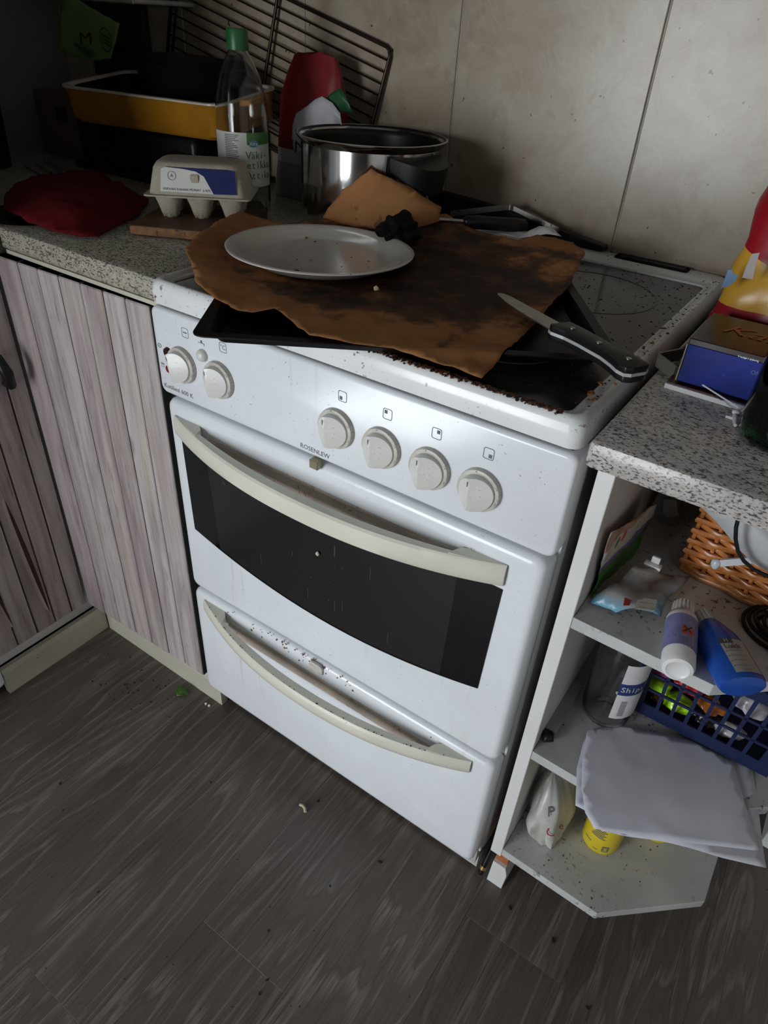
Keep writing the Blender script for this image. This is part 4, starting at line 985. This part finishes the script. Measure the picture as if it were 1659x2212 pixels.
q = bp(1588, 905, 'z', ZR+.003)
obj('clip_body', tube([q+Vector((-.002, .008, .001)), q, q+Vector((.003, -.014, .0))], [.002, .0028, .0016], 8), m_whiteplastic, fg, 60)
obj('clip_head', blob(q+Vector((-.002, .011, .002)), .0042, 2, .1, 2, (1, 1, .7)), m_whiteplastic, fg, 60)
obj('clip_wing', prism([(q.x-.009, q.y+.002), (q.x+.006, q.y+.001), (q.x-.001, q.y+.008)], ZR+.0005, ZR+.003, 'z'), m_whiteplastic, fg)

# ------------------------------------------------------------------ top shelf of the corner unit
Z1, Z2, Z3 = .6572, .4052, .1502
wpk = thing('wipes_packet', 'crumpled green and blue wipes packet on the upper shelf', 'packet', (.69, .1, Z1))
gp = [bp(1272, 1302, 'x', .640), bp(1290, 1255, 'x', .641), bp(1303, 1200, 'x', .643), bp(1318, 1150, 'x', .645), bp(1338, 1142, 'x', .646), bp(1372, 1122, 'x', .652), bp(1402, 1096, 'x', .656), bp(1416, 1090, 'x', .658), bp(1408, 1120, 'x', .658), bp(1385, 1165, 'x', .656), bp(1365, 1210, 'x', .655), bp(1330, 1250, 'x', .648)]
def mk_wipes_back():
    g = G('wipes_green_print'); co = g.coords(); tc = g.n('ShaderNodeTexCoord'); sp = g.n('ShaderNodeSeparateXYZ'); g.l(tc.outputs['Object'], sp.inputs[0])
    x = g.n('ShaderNodeValToRGB'); x.color_ramp.interpolation = 'CONSTANT'; e = x.color_ramp.elements
    for _ in range(3): e.new(.9)
    f = g.math('MULTIPLY', g.math('SUBTRACT', sp.outputs['Z'], .65), 8)
    for i, (p, c) in enumerate(((0, (.035, .17, .03)), (.38, (.16, .13, .30)), (.46, (.55, .54, .5)), (.72, (.42, .26, .2)), (.9, (.5, .45, .4)))): e[i].position = p; e[i].color = c+(1,)
    g.l(f, x.inputs[0]); g.set(x.outputs[0], .35); g.bump(g.noise(co, 60, 4), .4); return g.m
gpo = obj('back_flap', sheet(gp, plane='yz', step=.008, wr=.003, wsc=40), mk_wipes_back(), wpk, 50, solid=.0005)
fp = [bp(1274, 1300, 'z', Z1+.003), bp(1330, 1325, 'z', Z1+.004), bp(1428, 1332, 'z', Z1+.004), bp(1440, 1295, 'z', Z1+.012), bp(1470, 1270, 'z', Z1+.016), bp(1492, 1245, 'z', Z1+.024), bp(1440, 1240, 'z', Z1+.026), bp(1372, 1222, 'z', Z1+.034), bp(1340, 1250, 'z', Z1+.026), bp(1305, 1275, 'z', Z1+.018)]
m_wblue = plain('wipes_blue_print', (.10, .28, .42), .3, var=.35, vs=22)
m_wgrey = plain('wipes_inner_foil', (.32, .31, .30), .35, var=.5, vs=30)
g = G('wipes_front_print'); tc = g.n('ShaderNodeTexCoord'); sp = g.n('ShaderNodeSeparateXYZ'); g.l(tc.outputs['Object'], sp.inputs[0])
f = g.math('ADD', g.math('MULTIPLY', g.math('SUBTRACT', sp.outputs['Z'], Z1), 26), g.math('MULTIPLY', g.noise(g.coords(), 25, 3), .35))
g.set(g.ramp(f, [(.12, (.07, .30, .50)), (.42, (.17, .36, .46)), (.62, (.26, .26, .26)), (.8, (.10, .085, .075)), (1, (.4, .4, .38))]), .3); g.bump(g.noise(g.coords(), 50, 3), .3)
fpo = obj('front_panel', sheet(fp, [bp(1360, 1300, 'z', Z1+.018), bp(1400, 1290, 'z', Z1+.02)], step=.006, wr=.0022, wsc=45), g.m, wpk, 50, solid=.0005)
def patch(name, P_, z, m, parent):
    bm = bmesh.new(); bm.faces.new([bm.verts.new(bp(x, y, 'z', z)) for x, y in P_]); return obj(name, bm, m, parent, solid=.0003)
patch('red_print', ((1352, 1280), (1370, 1283), (1360, 1308), (1346, 1308)), Z1+.0195, plain('wipes_red_print', (.45, .06, .05), .4), fpo)
wl = patch('white_print', ((1378, 1290), (1420, 1296), (1414, 1320), (1372, 1315)), Z1+.0195, m_lblw, fpo)
for dz in (0, 10): 
    text('lettering', 'WHITE LIONI', bp(1397, 1303+dz, 'z', Z1+.0205), bp(1430, 1300, 'z', Z1+.02)-bp(1380, 1293, 'z', Z1+.02), bp(1397, 1290, 'z', Z1+.02)-bp(1394, 1305, 'z', Z1+.02), m_print, wl, width=.017)
text('lettering', 'FLOW', bp(1376, 1140, 'x', .662), (.0, .75, .55), (0, -.5, .7), m_print, gpo, size=.013)
for (x, y), c, r in (((1348, 1157), (.40, .03, .03), .0075), ((1334, 1172), (.03, .13, .03), .007)):
    o_ = bp(x, y, 'x', .660); obj('round_print', blob(o_, r, 1, .0, 2, (.08, 1.25, .8)), plain('round_print_ink', c, .4), gpo, 60)
pm = thing('metal_plate', 'grey bent metal plate leaning behind the wipes packet', 'plate', (.70, .27, Z1))
obj('plate', sheet([bp(x, y, 'y', .275) for x, y in ((1372, 1195), (1395, 1225), (1432, 1232), (1448, 1180), (1466, 1120), (1470, 1070), (1425, 1060), (1400, 1110))], plane='xz', step=.03, wr=0), m_greymetal, pm, solid=.003)
obj('bent_flange', sheet([bp(x, y, 'y', .268) for x, y in ((1434, 1078), (1462, 1080), (1466, 1112), (1445, 1118), (1432, 1108))], plane='xz', step=.03, wr=0), plain('light_metal', (.42, .43, .43), .4), pm, solid=.003)
tc_ = thing('toy_chair', 'tiny white plastic piece beside the wipes packet', 'plastic piece', bp(1408, 1225, 'z', Z1+.03))
q = bp(1410, 1222, 'z', Z1+.030)
obj('seat', box(q.x-.010, q.x+.010, q.y-.005, q.y+.005, q.z-.004, q.z+.003, .0015), m_whiteplastic, tc_, 40)
obj('back', box(q.x-.004, q.x+.006, q.y+.001, q.y+.005, q.z+.003, q.z+.012, .001), m_whiteplastic, tc_, 40)
def lying(o0, o1, zc):
    """frame with +z from the base of a lying bottle to its cap"""
    u = (o1-o0).normalized(); s_ = Vector((0, 0, 1)).cross(u).normalized(); t_ = u.cross(s_)
    return Matrix(((s_.x, t_.x, u.x, o0.x), (s_.y, t_.y, u.y, o0.y), (s_.z, t_.z, u.z, o0.z), (0, 0, 0, 1)))
wbt = thing('small_bottle', 'white bottle with mauve label and orange hazard square lying on its side', 'bottle', (.745, .05, Z1))
MB = lying(Vector((.7555, -.004, Z1+.0172)), Vector((.7325, .105, Z1+.0172)), 0)
R_ = .0168
obj('bottle_body', lathe([(0, .002), (.0095, .0018), (.0115, .0), (.0150, .0012), (R_, .006), (R_, .076), (.0150, .083), (.0100, .087), (.0095, .090), (0, .090)], 40), m_whiteplastic, wbt, 45, mat=MB)
obj('cap', lathe([(0, .088), (.0108, .088), (.0108, .104), (.0095, .106), (0, .106)], 24), plain('ribbed_cap', (.52, .50, .46), .5, var=.3, vs=120), wbt, 40, mat=MB)
for i in range(18):
    a = 2*pi*i/18; obj('cap_rib', box(-.0007, .0007, -.0007, .0007, .0885, .1045), m_whiteplastic, wbt, mat=MB @ Matrix.Translation((.0109*cos(a), .0109*sin(a), 0)))
def wrap_l(name, R, z0, z1, a0, a1, m, parent, M4, seg=16):
    bm = bmesh.new(); A = []; B = []
    for i in range(seg+1):
        a = radians(a0+(a1-a0)*i/seg); A.append(bm.verts.new((R*cos(a), R*sin(a), z0))); B.append(bm.verts.new((R*cos(a), R*sin(a), z1)))
    for i in range(seg): bm.faces.new((A[i], A[i+1], B[i+1], B[i]))
    return obj(name, bm, m, parent, 60, mat=M4)
# in this frame local +y is up (world z side), so angle 90 faces up
wl2 = wrap_l('label', R_+.0003, .022, .072, -20, 200, plain('mauve_label', (.20, .21, .40), .45, var=.2, vs=60), wbt, MB)
def up_text(s, M4, x, y, z, size, m, parent):
    R3_ = M4.to_3x3(); O_ = M4 @ Vector((x, y, z)); return text('lettering', s, O_, R3_ @ Vector((1, 0, 0))*-1 if False else R3_ @ Vector((1, 0, 0)), R3_ @ Vector((0, 0, 1)), m, parent, size=size)
BSX = 1 if MB.to_3x3().col[0].dot(RT) > 0 else -1
def btext(s, M4, x, h, z, size, m, parent):
    c = M4.to_3x3(); sx = c.col[0] if c.col[0].dot(RT) > 0 else -c.col[0]
    return text('lettering', s, M4.translation+sx*x+c.col[1]*h+c.col[2]*z, sx, c.col[2], m, parent, size=size)
c_ = MB.to_3x3(); sx_ = c_.col[0] if c_.col[0].dot(RT) > 0 else -c_.col[0]
def bpatch(name, M4, pts, m, parent, hoff):
    c = M4.to_3x3(); sx = c.col[0] if c.col[0].dot(RT) > 0 else -c.col[0]; bm = bmesh.new()
    bm.faces.new([bm.verts.new(M4.translation+sx*x+c.col[1]*h+c.col[2]*z) for x, h, z in pts]); return obj(name, bm, m, parent, solid=.0002)
hz = bpatch('hazard_square', MB, [(-.003, R_+.0007, .039), (.0080, R_-.0009, .039), (.0080, R_-.0009, .052), (-.003, R_+.0007, .052)], plain('hazard_orange', (.60, .10, .03), .5), wl2, 0)
btext('X', MB, .0025, R_+.0013, .0455, .014, m_black, hz)
bcode = bpatch('barcode_panel', MB, [(.0095, R_-.0026, .028), (.0150, R_-.0092, .028), (.0150, R_-.0092, .062), (.0095, R_-.0026, .062)], m_lblw, wl2, 0)
for i in range(9): bpatch('barcode_bar', MB, [(.0100, R_-.0028, .030+.0034*i), (.0146, R_-.0082, .030+.0034*i), (.0146, R_-.0082, .0318+.0034*i), (.0100, R_-.0028, .0318+.0034*i)], m_print, bcode, 0)
btext('CE  Nro 2823', MB, -.002, R_+.0008, .032, .0035, m_print, wl2); btext('200 ml', MB, -.002, R_+.0008, .027, .003, m_print, wl2)
bbt = thing('blue_bottle', 'flat blue plastic bottle with grey label lying on the upper shelf', 'bottle', (.79, .06, Z1))
MBb = lying(Vector((.8165, .016, Z1+.016)), Vector((.7520, .104, Z1+.016)), 0)
m_blue = plain('blue_plastic', (.012, .07, .36), .25, var=.08)
def oval(hx, hy, z, n=32): return [(hx*cos(2*pi*i/n), hy*sin(2*pi*i/n), z) for i in range(n)]
obj('bottle_body', loft([oval(.017, .009, 0), oval(.0235, .0145, .0015), oval(.025, .0158, .006), oval(.025, .0158, .052), oval(.022, .0150, .066), oval(.0135, .012, .083), oval(.0095, .0095, .089)], True, True), m_blue, bbt, 50, mat=MBb)
obj('cap', lathe([(0, .0885), (.0092, .0885), (.0080, .106), (0, .106)], 24), m_whiteplastic, bbt, 40, mat=MBb)
for i in range(14):
    a = 2*pi*i/14; obj('cap_rib', tube([(.0094*cos(a), .0094*sin(a), .089), (.0082*cos(a), .0082*sin(a), .1055)], .0006, 5), plain('cap_rib_grey', (.4, .4, .4), .5) if i == 0 else bpy.data.materials['cap_rib_grey'], bbt, mat=MBb)
def oval_label(name, x0, x1, z0, z1, m, parent, lift):
    c = MBb.to_3x3(); sx = c.col[0] if c.col[0].dot(RT) > 0 else -c.col[0]; bm = bmesh.new(); A = []; B = []
    for i in range(13):
        x = x0+(x1-x0)*i/12; h = .0158*sqrt(1-(x/.025)**2)+lift
        for z, L in ((z0, A), (z1, B)): L.append(bm.verts.new(MBb.translation+sx*x+c.col[1]*h+c.col[2]*z))
    for i in range(12): bm.faces.new((A[i], A[i+1], B[i+1], B[i]))
    return obj(name, bm, m, parent, 60)
lb2 = oval_label('label', -.010, .018, .007, .052, plain('grey_label', (.36, .36, .34), .45, var=.12), bbt, .0004)
oval_label('label_header', -.010, .004, .0455, .0522, plain('header_grey', (.06, .065, .07), .5), lb2, .0006)
btext('H', MBb, -.0035, .0168, .0488, .0065, m_lblw, lb2)
btext('Lukk', MBb, .000, .0168, .0405, .0090, m_black, lb2)
for i in range(4):
    btext('lukkosulatetta', MBb, .001, .0168, .0350-.0065*i, .0026, m_print, lb2); btext('•', MBb, -.0085, .0162, .0340-.0065*i, .006, m_print, lb2)
btext('Suomi', MBb, .002, .0168, .0098, .0042, m_print, lb2)
cc = thing('cable_coil', 'coiled black cable at the right end of the upper shelf', 'cable', (.84, .16, Z1))
for i in range(6):
    cx, cy = .872, .145; r = .062-.004*i
    obj('cable_loop', tube([(cx+r*cos(t)*1.25, cy+.75*r*sin(t), Z1+.004+.0045*(i % 3)+.002*sin(3*t+i)) for t in [radians(60+240*j/24) for j in range(25)]], .0022, 7), m_black, cc, 60)
obj('plug', box(.835, .868, .10, .125, Z1+.0005, Z1+.016, .004), m_black, cc, 40)
# wicker basket
wk = thing('wicker_basket', 'orange-brown wicker basket on the upper shelf under the worktop', 'basket', (.82, .3, Z1))
BW = [(.712, .186), (.913, .158), (.918, .46), (.722, .47)]
NP = []
for (x0, y0), (x1, y1), k in zip(BW, BW[1:]+BW[:1], (8, 8, 8, 8)):
    for j in range(k): NP.append((x0+(x1-x0)*j/k, y0+(y1-y0)*j/k))
cxw, cyw = .815, .32
nst = len(NP)
def wsp(i, z): # stake position flaring outwards with height
    x, y = NP[i % nst]; f_ = 1+.0*z; return Vector((x, y, z))
for i in range(nst): obj('stake', tube([(NP[i][0], NP[i][1], Z1+.004), (NP[i][0], NP[i][1], Z1+.185)], .0028, 6), m_wicker, wk, 60)
for j in range(23):
    z = Z1+.010+.0077*j; pts = []
    for i in range(nst):
        x, y = NP[i]; xn, yn = NP[(i+1) % nst]
        d = Vector((x-cxw, y-cyw, 0)).normalized(); o_ = .0042 if (i+j) % 2 else -.0042
        pts.append(Vector((x, y, z))+d*o_)
        pts.append((Vector((x, y, z))+Vector((xn, yn, z)))/2)
    obj('strand', tube(pts, .0040, 6, closed=True), m_wicker, wk, 60)
for z, r in ((Z1+.005, .005), (Z1+.187, .005)):
    obj('rim', tube([Vector((x, y, z)) + Vector((x-cxw, y-cyw, 0)).normalized()*.002*((i % 2)*2-1) for i, (x, y) in enumerate(NP)], r, 8, closed=True), m_wicker, wk, 60)
obj('basket_floor', prism(BW, Z1+.002, Z1+.006, 'z'), m_wicker, wk)
sp_ = [bp(x, y, 'y', yv) for x, y, yv in ((1515, 1095, .155), (1600, 1190, .145), (1625, 1215, .142), (1659, 1235, .14), (1690, 1240, .14), (1690, 1170, .14), (1640, 1130, .147), (1590, 1105, .152))]
tag(obj('paper_sleeve', sheet(sp_, plane='xz', step=.02, wr=.002), plain('grey_paper', (.42, .43, .44), .6, var=.1), smooth=50, solid=.0006), 'pale grey paper hanging over the front of the wicker basket', 'paper')
tag(obj('power_cable', tube([bp(x, y, 'y', .128) for x, y in ((1597, 1110), (1590, 1140), (1589, 1165), (1594, 1190), (1607, 1212), (1628, 1230), (1660, 1245), (1690, 1252))], .0022, 8), m_black, smooth=60), 'thin black cable hanging in a curve over the wicker basket', 'cable')
tp = thing('frosted_strip', 'frosted clear plastic strip stuck in the wicker basket front', 'strip', bp(1580, 1220, 'y', .15))
a_, b_ = bp(1546, 1218, 'y', .15), bp(1625, 1212, 'y', .142)
obj('strip', loft([[p+Vector((0, 0, .005)), p-Vector((0, 0, .005)), p+Vector((0, .003, -.005)), p+Vector((0, .003, .005))] for p in (a_, b_)], True, True), plain('frosted_plastic', (.45, .48, .5), .3), tp)
obj('end_knob', blob(a_, .008, 2, .25, 2, (.7, .5, 1)), bpy.data.materials['frosted_plastic'], tp, 60)

# ------------------------------------------------------------------ middle shelf
sd = thing('soda_bottle', 'empty clear plastic bottle with blue and white label on the middle shelf', 'bottle', (.692, .146, Z2))
SC = (.692, .146, Z2)
obj('bottle_body', lathe([(0, .012), (.012, .008), (.022, .001), (.029, .0), (.0335, .006), (.035, .018), (.0352, .12), (.034, .150), (.027, .178), (.015, .200), (.0125, .205), (.0125, .222), (.0115, .222), (.0115, .205), (.014, .199), (.026, .177), (.033, .149), (.0344, .12), (.0342, .018), (.032, .008), (.022, .003), (0, .014)], 48, SC), m_pet, sd, 60)
obj('cap', lathe([(0, .212), (.0142, .212), (.0142, .226), (0, .2265)], 24, SC), m_whiteplastic, sd, 40)
sa = math.degrees(math.atan2(CAM.y-SC[1], CAM.x-SC[0]))
lb3 = wrap('label', SC, .0356, Z2+.030, Z2+.135, sa+12, sa+110, plain('label_pale', (.58, .57, .58), .5), sd)
wrap('label_band', SC, .0358, Z2+.078, Z2+.100, sa+12, sa+110, plain('label_navy_band', (.015, .03, .15), .45), lb3)
for i, ch in enumerate('Ships'): wtext(ch, SC, .0361, sa+20+i*11, Z2+.089, .0135, m_lblw, lb3)
for i in range(12): wrap('barcode_bar', SC, .0358, Z2+.036+i*.0026, Z2+.0374+i*.0026, sa+26, sa+40, m_print, lb3, 4)
rd = thing('grey_rod', 'dark grey rod with black end lying along the shelf side', 'rod', (.65, .15, Z2))
q0, q1 = bp(1183, 1590, 'z', Z2+.009), bp(1246, 1478, 'z', Z2+.009)
obj('rod', loft([[p+Vector((-.008, 0, -.008)), p+Vector((.008, 0, -.008)), p+Vector((.008, 0, .006)), p+Vector((-.008, 0, .006))] for p in (q0+(q1-q0)*.06, q1+(q1-q0))], True, True), m_greymetal, rd)
obj('end_cap', blob(q0, .010, 6, .3, 2, (.9, 1, .85)), m_black, rd, 60)
def paper(name, P_, inner, label, seed):
    o = obj(name, sheet([bp(x, y, 'z', z) for x, y, z in P_], [bp(x, y, 'z', z) for x, y, z in inner], step=.010, wr=.0011, wsc=17, seed=seed, edge=.0003, lim=lambda x, y, z: max(z, (.4085 if seed == 2 else .4064)-max(0, .014-y)*.25-max(0, x-.80)*.08)), m_paperwhite, smooth=60, solid=.0004)
    tag(o, label, 'paper', 'white sheets on the middle shelf')
paper('paper_sheet', [(1268, 1578, .4112), (1258, 1640, .4110), (1256, 1700, .4108), (1264, 1755, .409), (1284, 1790, .406), (1345, 1800, .405), (1440, 1818, .403), (1640, 1838, .400), (1612, 1745, .407), (1582, 1645, .4110), (1500, 1602, .4112), (1335, 1565, .4112)],
      [(1400, 1690, .4122), (1500, 1700, .412), (1330, 1660, .4125), (1450, 1780, .408), (1350, 1750, .410)], 'uppermost white sheet drooping over the middle shelf under the navy basket', 2)
paper('paper_sheet', [(1262, 1596, .4075), (1246, 1660, .4075), (1243, 1740, .4065), (1262, 1750, .405), (1300, 1795, .401), (1440, 1824, .398), (1560, 1860, .393), (1650, 1882, .388), (1632, 1700, .4060), (1624, 1655, .4075), (1570, 1622, .4075), (1400, 1580, .4075)],
      [(1400, 1690, .4078), (1500, 1720, .406), (1600, 1800, .399)], 'lower white sheet whose corner sticks out beneath the other sheet', 8)
nb = thing('plastic_basket', 'navy blue slotted plastic basket full of toys on the middle shelf', 'basket', (.81, .28, .415))
m_navy = plain('navy_plastic', (.008, .014, .060), .45, var=.1)
NX0, NX1, NY0, NY1, NZ0, NZ1 = .716, .905, .166, .40, .4145, .555
fl_ = .10    # outward slope of the walls
def wallpt(u, v):   # u along the perimeter 0..4, v height 0..1
    e = fl_*v*(NZ1-NZ0)*.6; x0, x1, y0, y1 = NX0-e, NX1+e, NY0-e, NY1+e; s_ = int(u) % 4; t = u-int(u)
    P4 = [(x0, y0), (x1, y0), (x1, y1), (x0, y1)]; a_, b_ = P4[s_], P4[(s_+1) % 4]
    return Vector((a_[0]+(b_[0]-a_[0])*t, a_[1]+(b_[1]-a_[1])*t, NZ0+(NZ1-NZ0)*v))
def band(u0, u1, v0, v1, th=.0022):
    n = 2; A = [wallpt(u0, v0), wallpt(u1, v0), wallpt(u1, v1), wallpt(u0, v1)]
    nn = (A[1]-A[0]).cross(A[3]-A[0]).normalized()*th
    return loft([A, [p-nn for p in A]], True, True)
obj('basket_floor', box(NX0, NX1, NY0, NY1, NZ0, NZ0+.003), m_navy, nb)
for s_ in range(4):
    for v0, v1 in ((0, .16), (.86, 1)): obj('solid_band', band(s_+.0, s_+.9999, v0, v1), m_navy, nb)
    for v0 in (.36, .58): obj('slat', band(s_+.1, s_+.9, v0, v0+.03), m_navy, nb)
    for u0, u1 in ((0, .10), (.9, .9999)): obj('corner_post', band(s_+u0, s_+u1, .16, .86), m_navy, nb)
    for j in range(1, 8):
        u0 = s_+.1+.8*j/8; obj('slat', band(u0-.012, u0+.012, .16, .86), m_navy, nb)
TOYS = [((.40, .75, .03), 'lime green', .744, .186, .455, .016), ((.42, .80, .03), 'bright yellow-green', .775, .186, .440, .017), ((.50, .03, .04), 'red', .775, .190, .478, .017), ((.42, .08, .25), 'pink', .735, .190, .482, .014),
        ((.55, .16, .03), 'orange', .812, .188, .462, .015), ((.50, .51, .52), 'white', .845, .187, .436, .015), ((.03, .03, .035), 'black', .812, .190, .432, .015), ((.5, .5, .54), 'pale grey', .855, .192, .490, .020), ((.10, .03, .02), 'brown', .748, .190, .430, .010)]
for i, (c, nm_, x, y, z, r) in enumerate(TOYS):
    t_ = obj('toy', blob((x, y+r*.4, z), r, i*2.3, .55, 3, (1.25, .8, .62), fr=1.6), plain('toy_'+nm_.replace(' ', '_'), c, .2, var=.25, vs=60), smooth=60)
    tag(t_, nm_+' plastic toy inside the navy slotted basket', 'toy', 'toys in the navy basket')
# ------------------------------------------------------------------ bottom shelf
def can(name, label, x, y, h):
    t = thing(name, label, 'can', (x, y, Z3), 'yellow cans on the bottom shelf'); c = (x, y, Z3)
    obj('can_body', lathe([(0, .001), (.026, .0005), (.0285, .002), (.0295, .006), (.0295, h-.006), (.028, h), (0, h)], 40, c), plain('yellow_can', (.62, .47, .02), .35, var=.06), t, 45)
    ca = math.degrees(math.atan2(CAM.y-y, CAM.x-x))
    return t, c, ca
t, c, ca = can('yellow_can', 'yellow can with small black print beside the white plastic bag', .755, .132, .10)
for i in range(8): wrap('fine_print', c, .0298, Z3+.042+i*.0042, Z3+.0442+i*.0042, ca-30+(i % 3)*4, ca+15-(i % 2)*6, m_print, t, 8)
wrap('fine_print', c, .0298, Z3+.022, Z3+.0238, ca-45, ca-20, m_print, t, 5); wrap('fine_print', c, .0298, Z3+.012, Z3+.0132, ca-10, ca+5, m_print, t, 5)
wrap('recycling_mark', c, .0298, Z3+.012, Z3+.026, ca+16, ca+36, m_print, t, 6); wrap('recycling_mark_inset', c, .0300, Z3+.0145, Z3+.0235, ca+20, ca+32, bpy.data.materials['yellow_can'], t, 6); wtext('O', c, .0303, ca+26, Z3+.019, .009, m_print, t)
can('yellow_can', 'yellow can almost hidden under the hanging white sheets', .822, .205, .10)
wbg = thing('plastic_bag', 'crumpled white plastic bag with red and black print on the bottom shelf', 'plastic bag', (.69, .1, Z3))
bm = bmesh.new(); rings = []; nz, na = 26, 44
for j in range(nz+1):
    t = j/nz; rx = .030*(1-.15*t)*(sin(pi*min(1, t*1.05+.10))**.55)+.003; ry = .045*(sin(pi*min(1, t*.95+.12))**.6)+.003
    rr = []
    for k_ in range(na):
        a = 2*pi*k_/na; w_ = 1+.30*noise.noise(Vector((cos(a)*1.6, sin(a)*1.6, t*2.2)))+.18*noise.noise(Vector((cos(a)*4, sin(a)*4, t*3)))
        rr.append(bm.verts.new((.686-.030*t+rx*w_*cos(a), .092+.02*t+ry*w_*sin(a), Z3+.001+.150*t)))
    rings.append(rr)
for A, B in zip(rings, rings[1:]):
    for k_ in range(na): bm.faces.new((A[k_], A[(k_+1) % na], B[(k_+1) % na], B[k_]))
bm.faces.new(rings[0]); bm.faces.new(rings[-1])
from mathutils.bvhtree import BVHTree
wbvh = BVHTree.FromBMesh(bm)
obj('bag_body', bm, plain('white_polythene', (.50, .50, .46), .35, var=.15, vs=30), wbg, 60)
def bagp(px, py):
    d_ = ray(px, py).normalized(); h_ = wbvh.ray_cast(CAM, d_); return (h_[0] if h_[0] else bp(px, py, 'y', .06))-d_*.003
for s_, px, py, sz, mm in (('P', 1190, 1755, .022, m_print), ('C', 1189, 1798, .020, plain('red_print', (.40, .01, .02), .4)), ('e', 1212, 1784, .016, bpy.data.materials['red_print'])):
    text('lettering', s_, bagp(px, py), RT, UP, mm, wbg, size=sz)
# pencil-like rod by the stove foot
pn = thing('pencil', 'black pencil with gold band sticking out beside the stove foot', 'pencil', bp(1038, 1888, 'z', .004))
q0, q1 = bp(1037, 1888, 'z', .012), bp(1068, 1822, 'x', .611)
obj('shaft', tube([q0.lerp(q1, .25), q1], .005, 8), m_black, pn, 60); obj('gold_band', tube([q0.lerp(q1, .17), q0.lerp(q1, .27)], .0054, 10), plain('gold_foil', (.5, .30, .07), .3, .7), pn, 60)
obj('tip', tube([q0, q0.lerp(q1, .05), q0.lerp(q1, .17)], [.003, .0052, .0050], 8), m_black, pn, 60)
# ------------------------------------------------------------------ floor scraps
q = bp(393, 1493, 'z', .004)
tag(obj('leaf_scrap', sheet([(q.x+.016*cos(t)*(1+.35*sin(5*t)), q.y+.011*sin(t)*(1+.3*cos(4*t)), .003+.004*abs(sin(2*t))) for t in [2*pi*i/16 for i in range(16)]], step=.004, wr=.004, wsc=90), plain('leaf_green', (.05, .13, .02), .5, var=.4, vs=90), smooth=50, solid=.0006), 'small torn green leaf scrap on the floor by the cabinet', 'leaf')
q = bp(652, 1747, 'z', .004)
tag(obj('macaroni', tube([(q.x-.009, q.y+.004, .0035), (q.x-.003, q.y+.006, .0035), (q.x+.004, q.y+.004, .0035), (q.x+.009, q.y-.001, .0035)], .0028, 8), plain('pasta', (.50, .44, .30), .5), smooth=60), 'single pale macaroni on the floor in front of the drawer', 'pasta')
for i, (px, py) in enumerate(((445, 1520), (452, 1524))):
    q = bp(px, py, 'z', .003); tag(obj('white_crumb', blob((q.x, q.y, .0025), .003, i, .4, 1), m_whiteplastic), ('left', 'right')[i]+' one of two tiny white crumbs by the kickboard end', 'crumb', 'white floor crumbs')
bm = bmesh.new(); rnd = random.Random(21)
for (px, py, r) in ((130, 1693, .003), (136, 1750, .0025), (1101, 1961, .0045), (1195, 2031, .005), (1270, 2177, .0045), (821, 1862, .004), (713, 1914, .0025), (455, 1690, .003), (212, 1927, .0025), (580, 2010, .003), (577, 2117, .0035), (687, 1730, .003), (560, 2146, .004)):
    q = bp(px, py, 'z', 0); flake((q.x, q.y, 0), (0, 0, 1), r, px, bm)
for i in range(90):
    px, py = rnd.gauss(330, 80), rnd.gauss(1475, 40); q = bp(px, py, 'z', 0)
    if q.y < .02 and q.x > -.37: flake((q.x, q.y, 0), (0, 0, 1), rnd.uniform(.0006, .0028), 3000+i, bm)
for i in range(60):
    q = bp(rnd.uniform(0, 1659), rnd.uniform(1560, 2212), 'z', 0)
    if not (0 < q.x < .95 and q.y > 0): flake((q.x, q.y, 0), (0, 0, 1), rnd.uniform(.0006, .0016), 3300+i, bm)
o = obj('floor_crumbs', bm, m_burnt); tag(o, 'dark crumbs and bits of dirt scattered over the grey floor', 'crumbs', kind='stuff')
bm = bmesh.new()
for z, n_ in ((Z1, 60), (Z2, 25), (Z3, 70)):
    for i in range(n_):
        x, y = rnd.uniform(.645, .9), rnd.uniform(.03, .3)
        if x > .78 and y < .03+(x-.78): continue
        flake((x, y, z-.0002), (0, 0, 1), rnd.uniform(.0005, .0016), 4000+i, bm)
o = obj('shelf_dirt', bm, m_burnt, su); o['kind'] = 'stuff'
